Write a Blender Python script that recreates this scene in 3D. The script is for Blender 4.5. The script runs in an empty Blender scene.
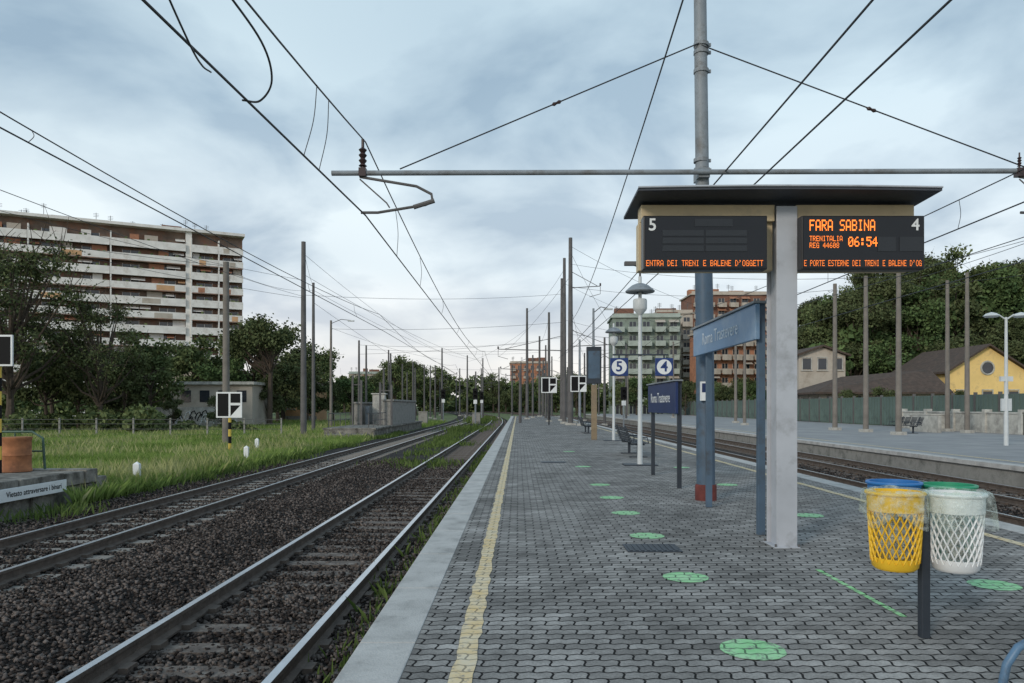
import bpy, math, random, numpy as np
from mathutils import Vector, Matrix
random.seed(7); rng=np.random.default_rng(7)
S=bpy.context.scene; COL=S.collection
S.view_settings.view_transform='Standard'
try: S.view_settings.look='None'
except Exception: pass
S.view_settings.exposure=0

# ------------------------------------------------------------------ materials
def nodes(name):
    m=bpy.data.materials.new(name); m.use_nodes=True
    nt=m.node_tree; b=nt.nodes['Principled BSDF']; return m,nt,b
def L(nt,a,b): nt.links.new(a,b)
def N(nt,t,**k):
    n=nt.nodes.new(t)
    for a,v in k.items(): setattr(n,a,v)
    return n
def noise(nt,scale,vec=None,detail=4,rough=.6):
    n=N(nt,'ShaderNodeTexNoise'); n.inputs['Scale'].default_value=scale
    n.inputs['Detail'].default_value=detail; n.inputs['Roughness'].default_value=rough
    if vec is not None: L(nt,vec,n.inputs['Vector'])
    return n
def mapr(nt,src,a,b,c=0,d=1):
    r=N(nt,'ShaderNodeMapRange'); L(nt,src,r.inputs['Value'])
    for i,v in zip(('From Min','From Max','To Min','To Max'),(a,b,c,d)): r.inputs[i].default_value=v
    return r.outputs['Result']
def mix(nt,fac,a,b,mode='MIX'):
    m=N(nt,'ShaderNodeMix',data_type='RGBA',blend_type=mode)
    for s,i in ((fac,0),(a,6),(b,7)):
        if hasattr(s,'links'): L(nt,s,m.inputs[i])
        elif i==0: m.inputs[0].default_value=s
        else: m.inputs[i].default_value=(s[0],s[1],s[2],1)
    return m.outputs[2]
def math_(nt,op,a,b=None,c=None):
    m=N(nt,'ShaderNodeMath',operation=op)
    for i,s in enumerate((a,b,c)):
        if s is None: continue
        if hasattr(s,'links'): L(nt,s,m.inputs[i])
        else: m.inputs[i].default_value=s
    return m.outputs[0]
def sc(c,f): return tuple(min(1,x*f) for x in c)
def mat(name,col,rough=.75,var=.2,scale=2.5,bump=0,bscale=30,metal=0,col2=None,amt=.5,c2scale=1.2,spec=.4,emit=0):
    m,nt,b=nodes(name)
    tc=N(nt,'ShaderNodeTexCoord').outputs['Object']
    n=noise(nt,scale,tc,3); f=mapr(nt,n.outputs[0],.3,.7)
    c=mix(nt,f,sc(col,1-var),sc(col,1+var))
    if col2:
        n2=noise(nt,c2scale,tc,6,.7); f2=mapr(nt,n2.outputs[0],.62-amt*.35,.75-amt*.2)
        c=mix(nt,f2,c,col2)
    L(nt,c,b.inputs['Base Color'])
    b.inputs['Roughness'].default_value=rough; b.inputs['Metallic'].default_value=metal
    b.inputs['Specular IOR Level'].default_value=spec
    if bump:
        n3=noise(nt,bscale,tc,4); bp=N(nt,'ShaderNodeBump'); bp.inputs['Strength'].default_value=bump
        bp.inputs['Distance'].default_value=.02
        L(nt,n3.outputs[0],bp.inputs['Height']); L(nt,bp.outputs[0],b.inputs['Normal'])
    if emit:
        L(nt,c,b.inputs['Emission Color']); b.inputs['Emission Strength'].default_value=emit
    return m
def leafmat(name,c1,c2,trans=0,scale=.5):
    m,nt,b=nodes(name); nt.nodes.remove(b)
    tc=N(nt,'ShaderNodeTexCoord').outputs['Object']
    g=N(nt,'ShaderNodeNewGeometry').outputs['Random Per Island']
    n=noise(nt,scale,tc,1); f=mapr(nt,n.outputs[0],.35,.65)
    f=math_(nt,'ADD',math_(nt,'MULTIPLY',f,.55),math_(nt,'MULTIPLY',g,.45))
    c=mix(nt,f,c1,c2)
    df=N(nt,'ShaderNodeBsdfDiffuse'); L(nt,c,df.inputs[0]); out=df.outputs[0]
    if trans:
        tr=N(nt,'ShaderNodeBsdfTranslucent'); L(nt,c,tr.inputs[0])
        ms=N(nt,'ShaderNodeMixShader'); ms.inputs[0].default_value=trans
        L(nt,df.outputs[0],ms.inputs[1]); L(nt,tr.outputs[0],ms.inputs[2]); out=ms.outputs[0]
    L(nt,out,nt.nodes['Material Output'].inputs['Surface'])
    return m

def paver_pattern(nt):
    tc=N(nt,'ShaderNodeNewGeometry').outputs['Position']
    sp=N(nt,'ShaderNodeSeparateXYZ'); L(nt,tc,sp.inputs[0]); x,y=sp.outputs[0],sp.outputs[1]
    # gentle zigzag edges: two kinks along each block, mirrored between neighbours
    tx=math_(nt,'PINGPONG',math_(nt,'ADD',x,100),.053)
    ty=math_(nt,'PINGPONG',math_(nt,'ADD',y,100),.053)
    y2=math_(nt,'ADD',y,math_(nt,'MULTIPLY',tx,.36)); x2=math_(nt,'ADD',x,math_(nt,'MULTIPLY',ty,.3))
    cb=N(nt,'ShaderNodeCombineXYZ'); L(nt,x2,cb.inputs[0]); L(nt,y2,cb.inputs[1])
    br=N(nt,'ShaderNodeTexBrick'); L(nt,cb.outputs[0],br.inputs['Vector'])
    br.inputs['Scale'].default_value=1; br.inputs['Brick Width'].default_value=.212
    br.inputs['Row Height'].default_value=.106; br.inputs['Mortar Size'].default_value=.0085
    br.inputs['Mortar Smooth'].default_value=.35
    return tc,br
def paving_mat():
    m,nt,b=nodes('interlocking_pavers')
    tc,br=paver_pattern(nt)
    br.inputs['Color1'].default_value=(.235,.225,.215,1); br.inputs['Color2'].default_value=(.40,.385,.37,1)
    br.inputs['Mortar'].default_value=(.02,.02,.02,1)
    n=noise(nt,.7,tc,5); st=mapr(nt,n.outputs[0],.35,.7,.66,1.15)
    n2=noise(nt,60,tc,2); st2=mapr(nt,n2.outputs[0],.3,.7,.78,1.18)
    n4=noise(nt,5,tc,4); st3=mapr(nt,n4.outputs[0],.35,.65,.76,1.14)
    k=math_(nt,'MULTIPLY',math_(nt,'MULTIPLY',st,st2),st3)
    vm=N(nt,'ShaderNodeVectorMath',operation='SCALE'); L(nt,br.outputs[0],vm.inputs[0]); L(nt,k,vm.inputs['Scale'])
    vo=N(nt,'ShaderNodeTexVoronoi'); vo.inputs['Scale'].default_value=2.3; L(nt,tc,vo.inputs['Vector'])
    spot=mapr(nt,vo.outputs['Distance'],.05,.03)
    c2=mix(nt,math_(nt,'MULTIPLY',spot,.5),vm.outputs[0],(.05,.05,.055))
    L(nt,c2,b.inputs['Base Color']); b.inputs['Roughness'].default_value=.85
    b.inputs['Specular IOR Level'].default_value=.15
    bp=N(nt,'ShaderNodeBump'); bp.inputs['Strength'].default_value=.8; bp.inputs['Distance'].default_value=.012
    h=math_(nt,'ADD',math_(nt,'MULTIPLY',br.outputs['Fac'],-1),math_(nt,'MULTIPLY',n2.outputs[0],.25))
    L(nt,h,bp.inputs['Height']); L(nt,bp.outputs[0],b.inputs['Normal'])
    return m
def worn_paint(name,ca,cb_,under=(.24,.235,.23),wear=.5,wscale=9,joints=.85):
    m,nt,b=nodes(name); tc,br=paver_pattern(nt)
    n=noise(nt,4,tc,5,.7); c=mix(nt,mapr(nt,n.outputs[0],.35,.65),ca,cb_)
    n2=noise(nt,wscale,tc,7,.75); f=mapr(nt,n2.outputs[0],.72-wear*.3,.78-wear*.25)
    c=mix(nt,f,c,under)
    j=math_(nt,'MULTIPLY',br.outputs['Fac'],joints); c=mix(nt,j,c,(.04,.042,.045))
    L(nt,c,b.inputs['Base Color']); b.inputs['Roughness'].default_value=.8; b.inputs['Specular IOR Level'].default_value=.2
    return m
def ballast_mat(c1,c2,name='ballast_bed'):
    m,nt,b=nodes(name)
    tc=N(nt,'ShaderNodeTexCoord').outputs['Object']
    vo=N(nt,'ShaderNodeTexVoronoi'); vo.inputs['Scale'].default_value=17; L(nt,tc,vo.inputs['Vector'])
    sp=N(nt,'ShaderNodeSeparateColor'); L(nt,vo.outputs['Color'],sp.inputs[0])
    f=math_(nt,'MULTIPLY',sp.outputs[0],mapr(nt,vo.outputs['Distance'],.0,.6,1,.1))
    c=mix(nt,f,c1,c2)
    n=noise(nt,.5,tc,4); c=mix(nt,mapr(nt,n.outputs[0],.35,.7,0,.6),c,sc(c1,.8))
    L(nt,c,b.inputs['Base Color']); b.inputs['Roughness'].default_value=.9; b.inputs['Specular IOR Level'].default_value=.2
    bp=N(nt,'ShaderNodeBump'); bp.inputs['Strength'].default_value=1; bp.inputs['Distance'].default_value=.04
    L(nt,vo.outputs['Distance'],bp.inputs['Height']); bp.invert=True; L(nt,bp.outputs[0],b.inputs['Normal'])
    return m
def island_mat(name,c1,c2):
    m,nt,b=nodes(name); nt.nodes.remove(b)
    g=N(nt,'ShaderNodeNewGeometry').outputs['Random Per Island']
    tc=N(nt,'ShaderNodeTexCoord').outputs['Object']
    n=noise(nt,.8,tc,1)
    f=math_(nt,'MULTIPLY',math_(nt,'POWER',g,1.5),mapr(nt,n.outputs[0],.3,.7,.5,1.25))
    df=N(nt,'ShaderNodeBsdfDiffuse'); L(nt,mix(nt,f,c1,c2),df.inputs[0]); L(nt,df.outputs[0],nt.nodes['Material Output'].inputs['Surface'])
    return m

m_pave=paving_mat()
m_kerb=mat('kerb_stone',(.49,.48,.465),.8,.14,6,.4,60,col2=(.3,.295,.285),amt=.45,c2scale=3)
m_conc=mat('weathered_concrete',(.3,.29,.27),.85,.25,1.5,.4,25,col2=(.13,.13,.12),amt=.4,c2scale=1.5)
m_concd=mat('dark_concrete',(.15,.145,.135),.9,.3,1.5,.5,20,col2=(.05,.05,.045),amt=.5)
m_concs=mat('stained_concrete',(.25,.235,.21),.9,.3,2.5,.8,12,col2=(.07,.065,.055),amt=.6,c2scale=2.2)
m_concl=mat('pale_concrete',(.5,.49,.45),.85,.2,2,.3,25,col2=(.28,.27,.25),amt=.45)
m_sleep=mat('soiled_sleeper',(.12,.1,.088),.9,.35,6,.5,40,col2=(.25,.225,.2),amt=.28,c2scale=5)
m_sleep2=mat('concrete_sleeper',(.27,.245,.22),.9,.3,4,.4,40,col2=(.13,.115,.1),amt=.45,c2scale=4)
m_railtop=mat('polished_rail',(.55,.57,.6),.28,.1,5,metal=.9)
m_railside=mat('rusty_rail',(.11,.085,.07),.75,.3,8,.3,40)
m_stone=island_mat('ballast_stones',(.028,.024,.023),(.2,.168,.152))
m_bal=ballast_mat((.025,.022,.021),(.15,.128,.118))
m_yel=worn_paint('worn_yellow_paint',(.70,.52,.26),(.68,.6,.45),(.28,.26,.23),.6,14,.6)
m_green=worn_paint('green_sticker',(.27,.62,.29),(.42,.7,.42),wear=.62,wscale=12,joints=.75)
m_greenl=worn_paint('green_line_paint',(.25,.62,.25),(.38,.7,.36),wear=.6,wscale=18,joints=.6)
m_steel=mat('painted_grey_steel',(.44,.46,.5),.45,.1,2,.05,30,col2=(.31,.32,.34),amt=.3,c2scale=2.5)
m_polesteel=mat('galvanised_pole',(.24,.27,.3),.55,.18,2,.1,30,col2=(.15,.15,.15),amt=.35,c2scale=3)
m_bluegrey=mat('blue_grey_paint',(.075,.12,.175),.5,.15,2,.05,30,col2=(.06,.07,.085),amt=.35,c2scale=3)
m_railblue=mat('blue_rail_paint',(.1,.19,.3),.4,.15,2,.05,30,col2=(.07,.1,.14),amt=.35,c2scale=5)
m_railgreen=mat('green_grey_rail_paint',(.05,.1,.075),.5,.15,2)
m_red=mat('rust_red_base',(.14,.035,.03),.8,.3,5,.2)
m_dkpost=mat('dark_post_paint',(.03,.038,.05),.5,.2,3)
m_navy=mat('navy_sign',(.015,.032,.11),.45,.1,3)
m_white=mat('white_paint',(.75,.77,.78),.5,.06,3)
m_lampw=mat('lamp_white',(.58,.61,.62),.45,.08,3)
m_black=mat('black_plastic',(.012,.012,.014),.35,.1,3)
m_screen=mat('display_screen',(.010,.011,.015),.3,.1,3)
m_cell=mat('display_cell',(.022,.025,.03),.3,.1,3)
m_cream=mat('cream_panel',(.62,.5,.32),.6,.08,2,col2=(.45,.37,.26),amt=.3)
m_tan=mat('tan_post',(.25,.19,.12),.7,.15,3,col2=(.16,.13,.1),amt=.4)
m_roofd=mat('dark_canopy',(.06,.068,.085),.6,.2,2)
m_led=mat('orange_led',(1,.22,.03),.5,.02,2,emit=1.5)
m_wire=mat('wire',(.03,.033,.04),.5,.1,2)
m_insul=mat('brown_insulator',(.05,.03,.03),.3,.1,2)
m_pole=mat('concrete_pole',(.2,.18,.16),.9,.2,1.5,.2,20)
m_poled=mat('dark_mast',(.12,.115,.115),.8,.2,1.5)
m_yelp=mat('yellow_plastic',(.82,.5,.03),.45,.08,6)
m_whp=mat('white_plastic',(.75,.77,.78),.45,.05,6)
m_blp=mat('blue_plastic',(.03,.17,.45),.45,.05,6)
m_grp=mat('green_plastic',(.03,.3,.16),.45,.05,6)
m_paper=mat('crumpled_litter',(.5,.5,.47),.8,.4,14)
m_blackyel=mat('black_paint',(.008,.008,.009),.7,.1,spec=.2)
m_hyel=mat('hazard_yellow',(.6,.44,.08),.7,.15)
m_glass=mat('window_glass',(.03,.035,.045),.15,.3,1,spec=.7)
m_ground=mat('ground_soil_grass',(.1,.135,.045),.95,.3,.3,.3,8,col2=(.12,.11,.07),amt=.35,c2scale=.1)
m_dirt=mat('brick_rust',(.36,.15,.07),.9,.3,4,.3,col2=(.18,.08,.045),amt=.4)
m_grass=leafmat('grass_blades',(.12,.19,.04),(.32,.42,.13),.35,.22)
m_straw=leafmat('tall_seed_grass',(.25,.28,.1),(.46,.46,.23),.3,.4)
m_weed=leafmat('weeds',(.06,.1,.025),(.18,.24,.08),.3,1.5)
m_petal=mat('white_petals',(.7,.68,.6),.8,.1)
m_leafA=leafmat('foliage_dark',(.04,.055,.027),(.145,.17,.08))
m_leafB=leafmat('foliage_mid',(.05,.075,.033),(.18,.215,.095))
m_leafC=leafmat('foliage_green',(.04,.07,.031),(.14,.2,.08))
m_bark=mat('bark',(.08,.062,.048),.95,.3,6,.5,20)
def bag_mat():
    m,nt,b=nodes('clear_plastic_bag')
    b.inputs['Base Color'].default_value=(.72,.8,.76,1); b.inputs['Roughness'].default_value=.25
    tr=N(nt,'ShaderNodeBsdfTransparent'); tr.inputs[0].default_value=(.95,.98,.96,1)
    tc=N(nt,'ShaderNodeTexCoord').outputs['Object']; n=noise(nt,16,tc,3,.7)
    bp=N(nt,'ShaderNodeBump'); bp.inputs['Strength'].default_value=.8; bp.inputs['Distance'].default_value=.03
    L(nt,n.outputs[0],bp.inputs['Height']); L(nt,bp.outputs[0],b.inputs['Normal'])
    ms=N(nt,'ShaderNodeMixShader'); L(nt,mapr(nt,n.outputs[0],.4,.7,.05,.45),ms.inputs[0])
    L(nt,tr.outputs[0],ms.inputs[1]); L(nt,b.outputs[0],ms.inputs[2])
    L(nt,ms.outputs[0],nt.nodes['Material Output'].inputs['Surface']); return m
m_bag=bag_mat()

# ------------------------------------------------------------------ builders
def link(o): COL.objects.link(o); return o
def tag(o,label,cat,group=None):
    o['label']=label; o['category']=cat
    if group: o['group']=group
    return o
def empty(name,loc,label,cat,group=None,rot=0):
    o=bpy.data.objects.new(name,None); o.location=loc; o.rotation_euler[2]=rot; o.empty_display_size=.2
    link(o); return tag(o,label,cat,group)
class MB:
    def __init__(s): s.v=[]; s.f=[]; s.m=[]
    def add(s,vs,fs,m=0):
        o=len(s.v); s.v+= [tuple(v) for v in vs]; s.f+=[tuple(i+o for i in f) for f in fs]; s.m+=[m]*len(fs); return s
    def box(s,x0,x1,y0,y1,z0,z1,m=0):
        return s.add([(x0,y0,z0),(x1,y0,z0),(x1,y1,z0),(x0,y1,z0),(x0,y0,z1),(x1,y0,z1),(x1,y1,z1),(x0,y1,z1)],
          [(0,3,2,1),(4,5,6,7),(0,1,5,4),(1,2,6,5),(2,3,7,6),(3,0,4,7)],m)
    def tube(s,pts,r,n=6,m=0,cap=True):
        pts=[Vector(p) for p in pts]; rs=r if isinstance(r,(list,tuple)) else [r]*len(pts)
        vs=[];fs=[]; up=None
        for i,p in enumerate(pts):
            t=(pts[min(i+1,len(pts)-1)]-pts[max(i-1,0)])
            t=t.normalized() if t.length>1e-9 else Vector((0,0,1))
            if up is None:
                a=Vector((0,0,1)) if abs(t.z)<.9 else Vector((1,0,0)); up=(a-t*a.dot(t)).normalized()
            else:
                up=(up-t*up.dot(t)); up=up.normalized() if up.length>1e-6 else Vector((1,0,0))
            w=t.cross(up)
            for k in range(n):
                a=2*math.pi*k/n; vs.append(p+(up*math.cos(a)+w*math.sin(a))*rs[i])
        for i in range(len(pts)-1):
            for k in range(n):
                a=i*n+k;b=i*n+(k+1)%n; fs.append((a,b,b+n,a+n))
        if cap: fs.append(tuple(range(n-1,-1,-1))); fs.append(tuple((len(pts)-1)*n+k for k in range(n)))
        return s.add(vs,fs,m)
    def cyl(s,p0,p1,r0,r1=None,n=12,m=0): return s.tube([p0,p1],[r0,r0 if r1 is None else r1],n,m)
    def lathe(s,prof,c=(0,0,0),n=20,m=0):
        vs=[];fs=[]
        for r,z in prof:
            for k in range(n):
                a=2*math.pi*k/n; vs.append((c[0]+r*math.cos(a),c[1]+r*math.sin(a),c[2]+z))
        for i in range(len(prof)-1):
            for k in range(n):
                a=i*n+k;b=i*n+(k+1)%n; fs.append((a,b,b+n,a+n))
        return s.add(vs,fs,m)
    def make(s,name,mats,parent=None,loc=(0,0,0),bevel=0,smooth=False,rot=None):
        me=bpy.data.meshes.new(name); me.from_pydata(s.v,[],s.f)
        for mm in mats: me.materials.append(mm)
        me.polygons.foreach_set('material_index',s.m)
        if smooth: me.polygons.foreach_set('use_smooth',[True]*len(s.f))
        me.update()
        o=bpy.data.objects.new(name,me); o.location=loc
        if rot: o.rotation_euler=rot
        if parent: o.parent=parent
        link(o)
        if bevel:
            b=o.modifiers.new('bevel','BEVEL'); b.width=bevel; b.segments=2; b.limit_method='ANGLE'
        if smooth and len(s.f)<60000:
            try: me.set_sharp_from_angle(angle=math.radians(40))
            except Exception: pass
        return o
def np_mesh(name,v,f,mats,parent=None,loc=(0,0,0)):
    me=bpy.data.meshes.new(name); nv=len(v); nf,k=f.shape
    me.vertices.add(nv); me.vertices.foreach_set('co',v.astype(np.float32).ravel())
    me.loops.add(nf*k); me.loops.foreach_set('vertex_index',f.astype(np.int32).ravel())
    me.polygons.add(nf); me.polygons.foreach_set('loop_start',np.arange(0,nf*k,k,dtype=np.int32))
    me.polygons.foreach_set('loop_total',np.full(nf,k,dtype=np.int32))
    for mm in mats: me.materials.append(mm)
    me.update(calc_edges=True)
    o=bpy.data.objects.new(name,me); o.location=loc
    if parent: o.parent=parent
    return link(o)
def clone(root,loc,rot=None,scale=1,label=None):
    r=root.copy(); COL.objects.link(r); r.location=loc
    if rot is not None: r.rotation_euler[2]=rot
    r.scale=(scale,)*3
    if label: r['label']=label
    def rec(src,dst):
        for c in src.children:
            n=c.copy(); COL.objects.link(n); n.parent=dst; rec(c,n)
    rec(root,r); return r
def part_copies(first,locs):
    for l in locs:
        c=first.copy(); COL.objects.link(c); c.parent=first.parent; c.location=l
def text(s,size,m,parent,loc,rot=(math.pi/2,0,0),name='lettering',align='CENTER',bold=0,sx=1):
    cu=bpy.data.curves.new(name,'FONT'); cu.body=s; cu.size=size; cu.align_x=align; cu.align_y='CENTER'
    cu.extrude=.001; cu.offset=bold; cu.resolution_u=3
    t=bpy.data.objects.new('tmp',cu); link(t)
    dg=bpy.context.evaluated_depsgraph_get(); dg.update()
    me=bpy.data.meshes.new_from_object(t.evaluated_get(dg)); bpy.data.objects.remove(t)
    me.materials.clear(); me.materials.append(m)
    o=bpy.data.objects.new(name,me); o.location=loc; o.rotation_euler=rot; o.scale=(sx,1,1); o.parent=parent
    return link(o)
FONT={'A':'7E1111117E','B':'7F49494936','C':'3E41414122','D':'7F4141221C','E':'7F49494941','F':'7F09090901','G':'3E4149497A','H':'7F0808087F','I':'00417F4100','L':'7F40404040','M':'7F020C027F','N':'7F0408107F','O':'3E4141413E','P':'7F09090906','R':'7F09192946','S':'4649494931','T':'01017F0101','U':'3F4040403F','V':'1F2040201F','Z':'6151494543','0':'3E5149453E','4':'1814127F10','5':'2745454539','6':'3C4A494930','8':'3649494936',':':'0036360000',"'":'0005030000',' ':'0000000000'}
def led(s,x,z,px,pz,parent,y,name='led_lettering',fill=.8):
    b=MB()
    for ch in s:
        h=FONT[ch]
        for c in range(5):
            bits=int(h[c*2:c*2+2],16)
            for r in range(7):
                if bits>>r&1:
                    xx=x+c*px; zz=z-r*pz
                    b.add([(xx,y,zz-pz*fill),(xx+px*fill,y,zz-pz*fill),(xx+px*fill,y,zz),(xx,y,zz)],[(0,1,2,3)])
        x+=6*px
    return b.make(name,[m_led],parent)

# ------------------------------------------------------------------ camera, sky, sun
cam=bpy.data.cameras.new('camera'); co=link(bpy.data.objects.new('camera',cam)); S.camera=co
co.location=(0,0,1.6); co.rotation_euler=(math.pi/2,0,0); cam.lens=26.0; cam.sensor_width=36
cam.shift_x=-6/1024; cam.shift_y=64.5/1024; cam.clip_end=6000; cam.clip_start=.05
W=bpy.data.worlds.new('World'); S.world=W; W.use_nodes=True; nt=W.node_tree
try: W.cycles.sampling_method='NONE'
except Exception: pass
bg=nt.nodes['Background']
sky=N(nt,'ShaderNodeTexSky'); sky.sky_type='NISHITA'; sky.sun_disc=False
sky.sun_elevation=math.radians(24); sky.sun_rotation=math.radians(215)
tc=N(nt,'ShaderNodeTexCoord').outputs['Generated']
sp=N(nt,'ShaderNodeSeparateXYZ'); L(nt,tc,sp.inputs[0]); z=math_(nt,'MAXIMUM',sp.outputs[2],0)
den=math_(nt,'ADD',z,.28)
cb=N(nt,'ShaderNodeCombineXYZ'); L(nt,math_(nt,'DIVIDE',sp.outputs[0],den),cb.inputs[0]); L(nt,math_(nt,'DIVIDE',sp.outputs[1],den),cb.inputs[1])
cb.inputs[2].default_value=5.1
n1=noise(nt,2.3,cb.outputs[0],6,.5); n1.inputs['Distortion'].default_value=.25
n2=noise(nt,.9,cb.outputs[0],2,.5)
ra=N(nt,'ShaderNodeValToRGB'); L(nt,z,ra.inputs[0]); cr=ra.color_ramp
cr.elements[0].position=0; cr.elements[0].color=(1.0,.95,.92,1)
cr.elements[1].position=.7; cr.elements[1].color=(.46,.66,.80,1)
for p,c in ((.07,(.97,.97,.98,1)),(.18,(.77,.90,.98,1)),(.36,(.58,.76,.88,1))):
    e=cr.elements.new(p); e.color=c
dk=mix(nt,mapr(nt,n1.outputs[0],.37,.6),(.64,.67,.72),(1.2,1.13,1.07))
dk2=mix(nt,mapr(nt,n2.outputs[0],.36,.62),(.78,.81,.85),(1.12,1.09,1.07))
cl_=mix(nt,1.0,dk,dk2,'MULTIPLY')
hz=mapr(nt,z,0,.18,.8,0)
cl_=mix(nt,hz,cl_,(1,1,1))
cc=mix(nt,1.0,ra.outputs[0],cl_,'MULTIPLY')
vs=N(nt,'ShaderNodeVectorMath',operation='SCALE'); L(nt,sky.outputs[0],vs.inputs[0]); vs.inputs['Scale'].default_value=.13
cover=mapr(nt,n1.outputs[0],.38,.55,.97,.85)
L(nt,mix(nt,cover,vs.outputs[0],cc),bg.inputs[0]); bg.inputs[1].default_value=1.0
su=bpy.data.lights.new('sun','SUN'); su.energy=1.5; su.angle=math.radians(12); su.color=(1,.90,.77)
so=link(bpy.data.objects.new('sun',su))
el=math.radians(24); az=math.radians(215)
d=Vector((math.sin(az)*math.cos(el),math.cos(az)*math.cos(el),math.sin(el)))
so.rotation_euler=d.to_track_quat('Z','Y').to_euler()

# ------------------------------------------------------------------ ground
def off(y): return -(max(0,y-80)**2)/1800.0
b=MB(); b.add([(-3000,-200,-.66),(3000,-200,-.66),(3000,4500,-.66),(-3000,4500,-.66)],[(0,1,2,3)])
o=b.make('ground',[m_ground]); o['kind']='structure'
def strip(name,x0,x1,y0,y1,z,m,n=60,follow=True,jit=0):
    vs=[];fs=[]
    for i in range(n+1):
        y=y0+(y1-y0)*(i/n)**(1 if jit else 1.5); q=off(y) if follow else 0
        vs+=[(x0+q+random.uniform(-jit,jit),y,z),(x1+q+random.uniform(-jit,jit),y,z)]
        if i: fs.append((2*i-2,2*i-1,2*i+1,2*i))
    o=MB().add(vs,fs).make(name,[m]); o['kind']='structure'; return o
strip('ballast_bed',-9.55,-1.0,-3,420,-.625,m_bal)
strip('ballast_bed',6.6,13.3,-3,420,-.62,m_bal)
b=MB(); b.box(-.69,6.32,-4,118,-.66,0); o=b.make('platform',[m_pave]); o['kind']='structure'
def kerb(x0,x1,y0,y1,ln=1.5,zt=.003):
    b=MB(); y=y0
    while y<y1:
        e=min(y+ln,y1); dz=random.uniform(-.0015,.0015)
        b.box(x0,x1,y,e-.012,zt-.14+dz,zt+dz); y=e
    o=b.make('kerb',[m_kerb],bevel=.008); o['kind']='structure'
kerb(-1.07,-.693,-4,118)
kerb(6.323,6.7,-4,118); kerb(13.3,13.68,8,150)
for x0,x1 in ((-1.0,-.6905),(6.3205,6.62)):
    b=MB(); b.box(x0,x1,-4,118,-.66,-.14); o=b.make('platform_wall',[m_concd]); o['kind']='structure'
b=MB(); b.box(13.38,13.682,8,150,-.66,-.14); o=b.make('platform_wall',[m_conc]); o['kind']='structure'
m_asph=mat('far_platform_asphalt',(.26,.26,.265),.85,.15,.8,.2,50,col2=(.34,.335,.33),amt=.4,c2scale=.3)
b=MB(); b.box(13.683,30,8,150,-.66,0); o=b.make('platform',[m_asph]); o['kind']='structure'
strip('painted_line',-.395,-.262,-3,118,.005,m_yel,900,False,.013)
strip('painted_line',5.75,5.88,-3,118,.005,m_yel,600,False,.012)
strip('painted_line',14.2,14.34,8,150,.005,m_yel,100,False,0)
b=MB(); y=5.6
while y<7.15:
    b.add([(2.9,y,.005),(2.95,y,.005),(2.95,y+.14,.005),(2.9,y+.14,.005)],[(0,1,2,3)]); y+=.165
o=b.make('painted_line',[m_greenl]); o['kind']='structure'
def disc(x,y,r=.212):
    vs=[(0,0,0)]+[(r*math.cos(a)*random.uniform(.97,1.01),r*math.sin(a)*random.uniform(.97,1.01),0) for a in [2*math.pi*k/36 for k in range(36)]]
    o=MB().add(vs,[(0,k+1,(k+1)%36+1) for k in range(36)]).make('floor_marker',[m_green],loc=(x,y,.005))
    tag(o,'worn green round distancing sticker on the paving','floor marker','green stickers on the platform')
for yy in (4.85,6.9,9.1,11.05,12.9,15.0,19.5,26): disc(1.48+yy*.012,yy)
yy=6.6
while yy<20: disc(4.25,yy); yy+=4.2
b=MB(); b.box(-.3,.3,-.22,.22,.004,.012)
for i in range(9): b.box(-.27+i*.062,-.235+i*.062,-.19,.19,.012,.018)
tag(b.make('manhole_cover',[m_dkpost],loc=(1.5,8.3,0)),'dark square drain cover set in the paving','manhole cover')
b=MB(); b.box(-.35,.35,-.25,.25,.004,.012)
for i in range(4): b.box(-.3+i*.16,-.16+i*.16,-.2,.2,.012,.017)
tag(b.make('manhole_cover',[m_dkpost],loc=(1.0,21,0)),'dark rectangular drain cover in the paving','manhole cover')

def smooth(a,b,x):
    t=min(1,max(0,(x-a)/(b-a))); return t*t*(3-2*t)
def hill(x,y): return -.5+14*smooth(28+max(0,(y-90))*.36,50+max(0,(y-90))*.36,x)*smooth(88,112,y)
vs=[];fs=[];nx,ny=50,40
for j in range(ny+1):
    for i in range(nx+1):
        x=30.2+i*5.6; y=62+j*6; vs.append((x,y,hill(x,y)))
for j in range(ny):
    for i in range(nx):
        a=j*(nx+1)+i; fs.append((a,a+1,a+nx+2,a+nx+1))
o=MB().add(vs,fs).make('hill',[m_ground]); o['kind']='structure'

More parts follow.
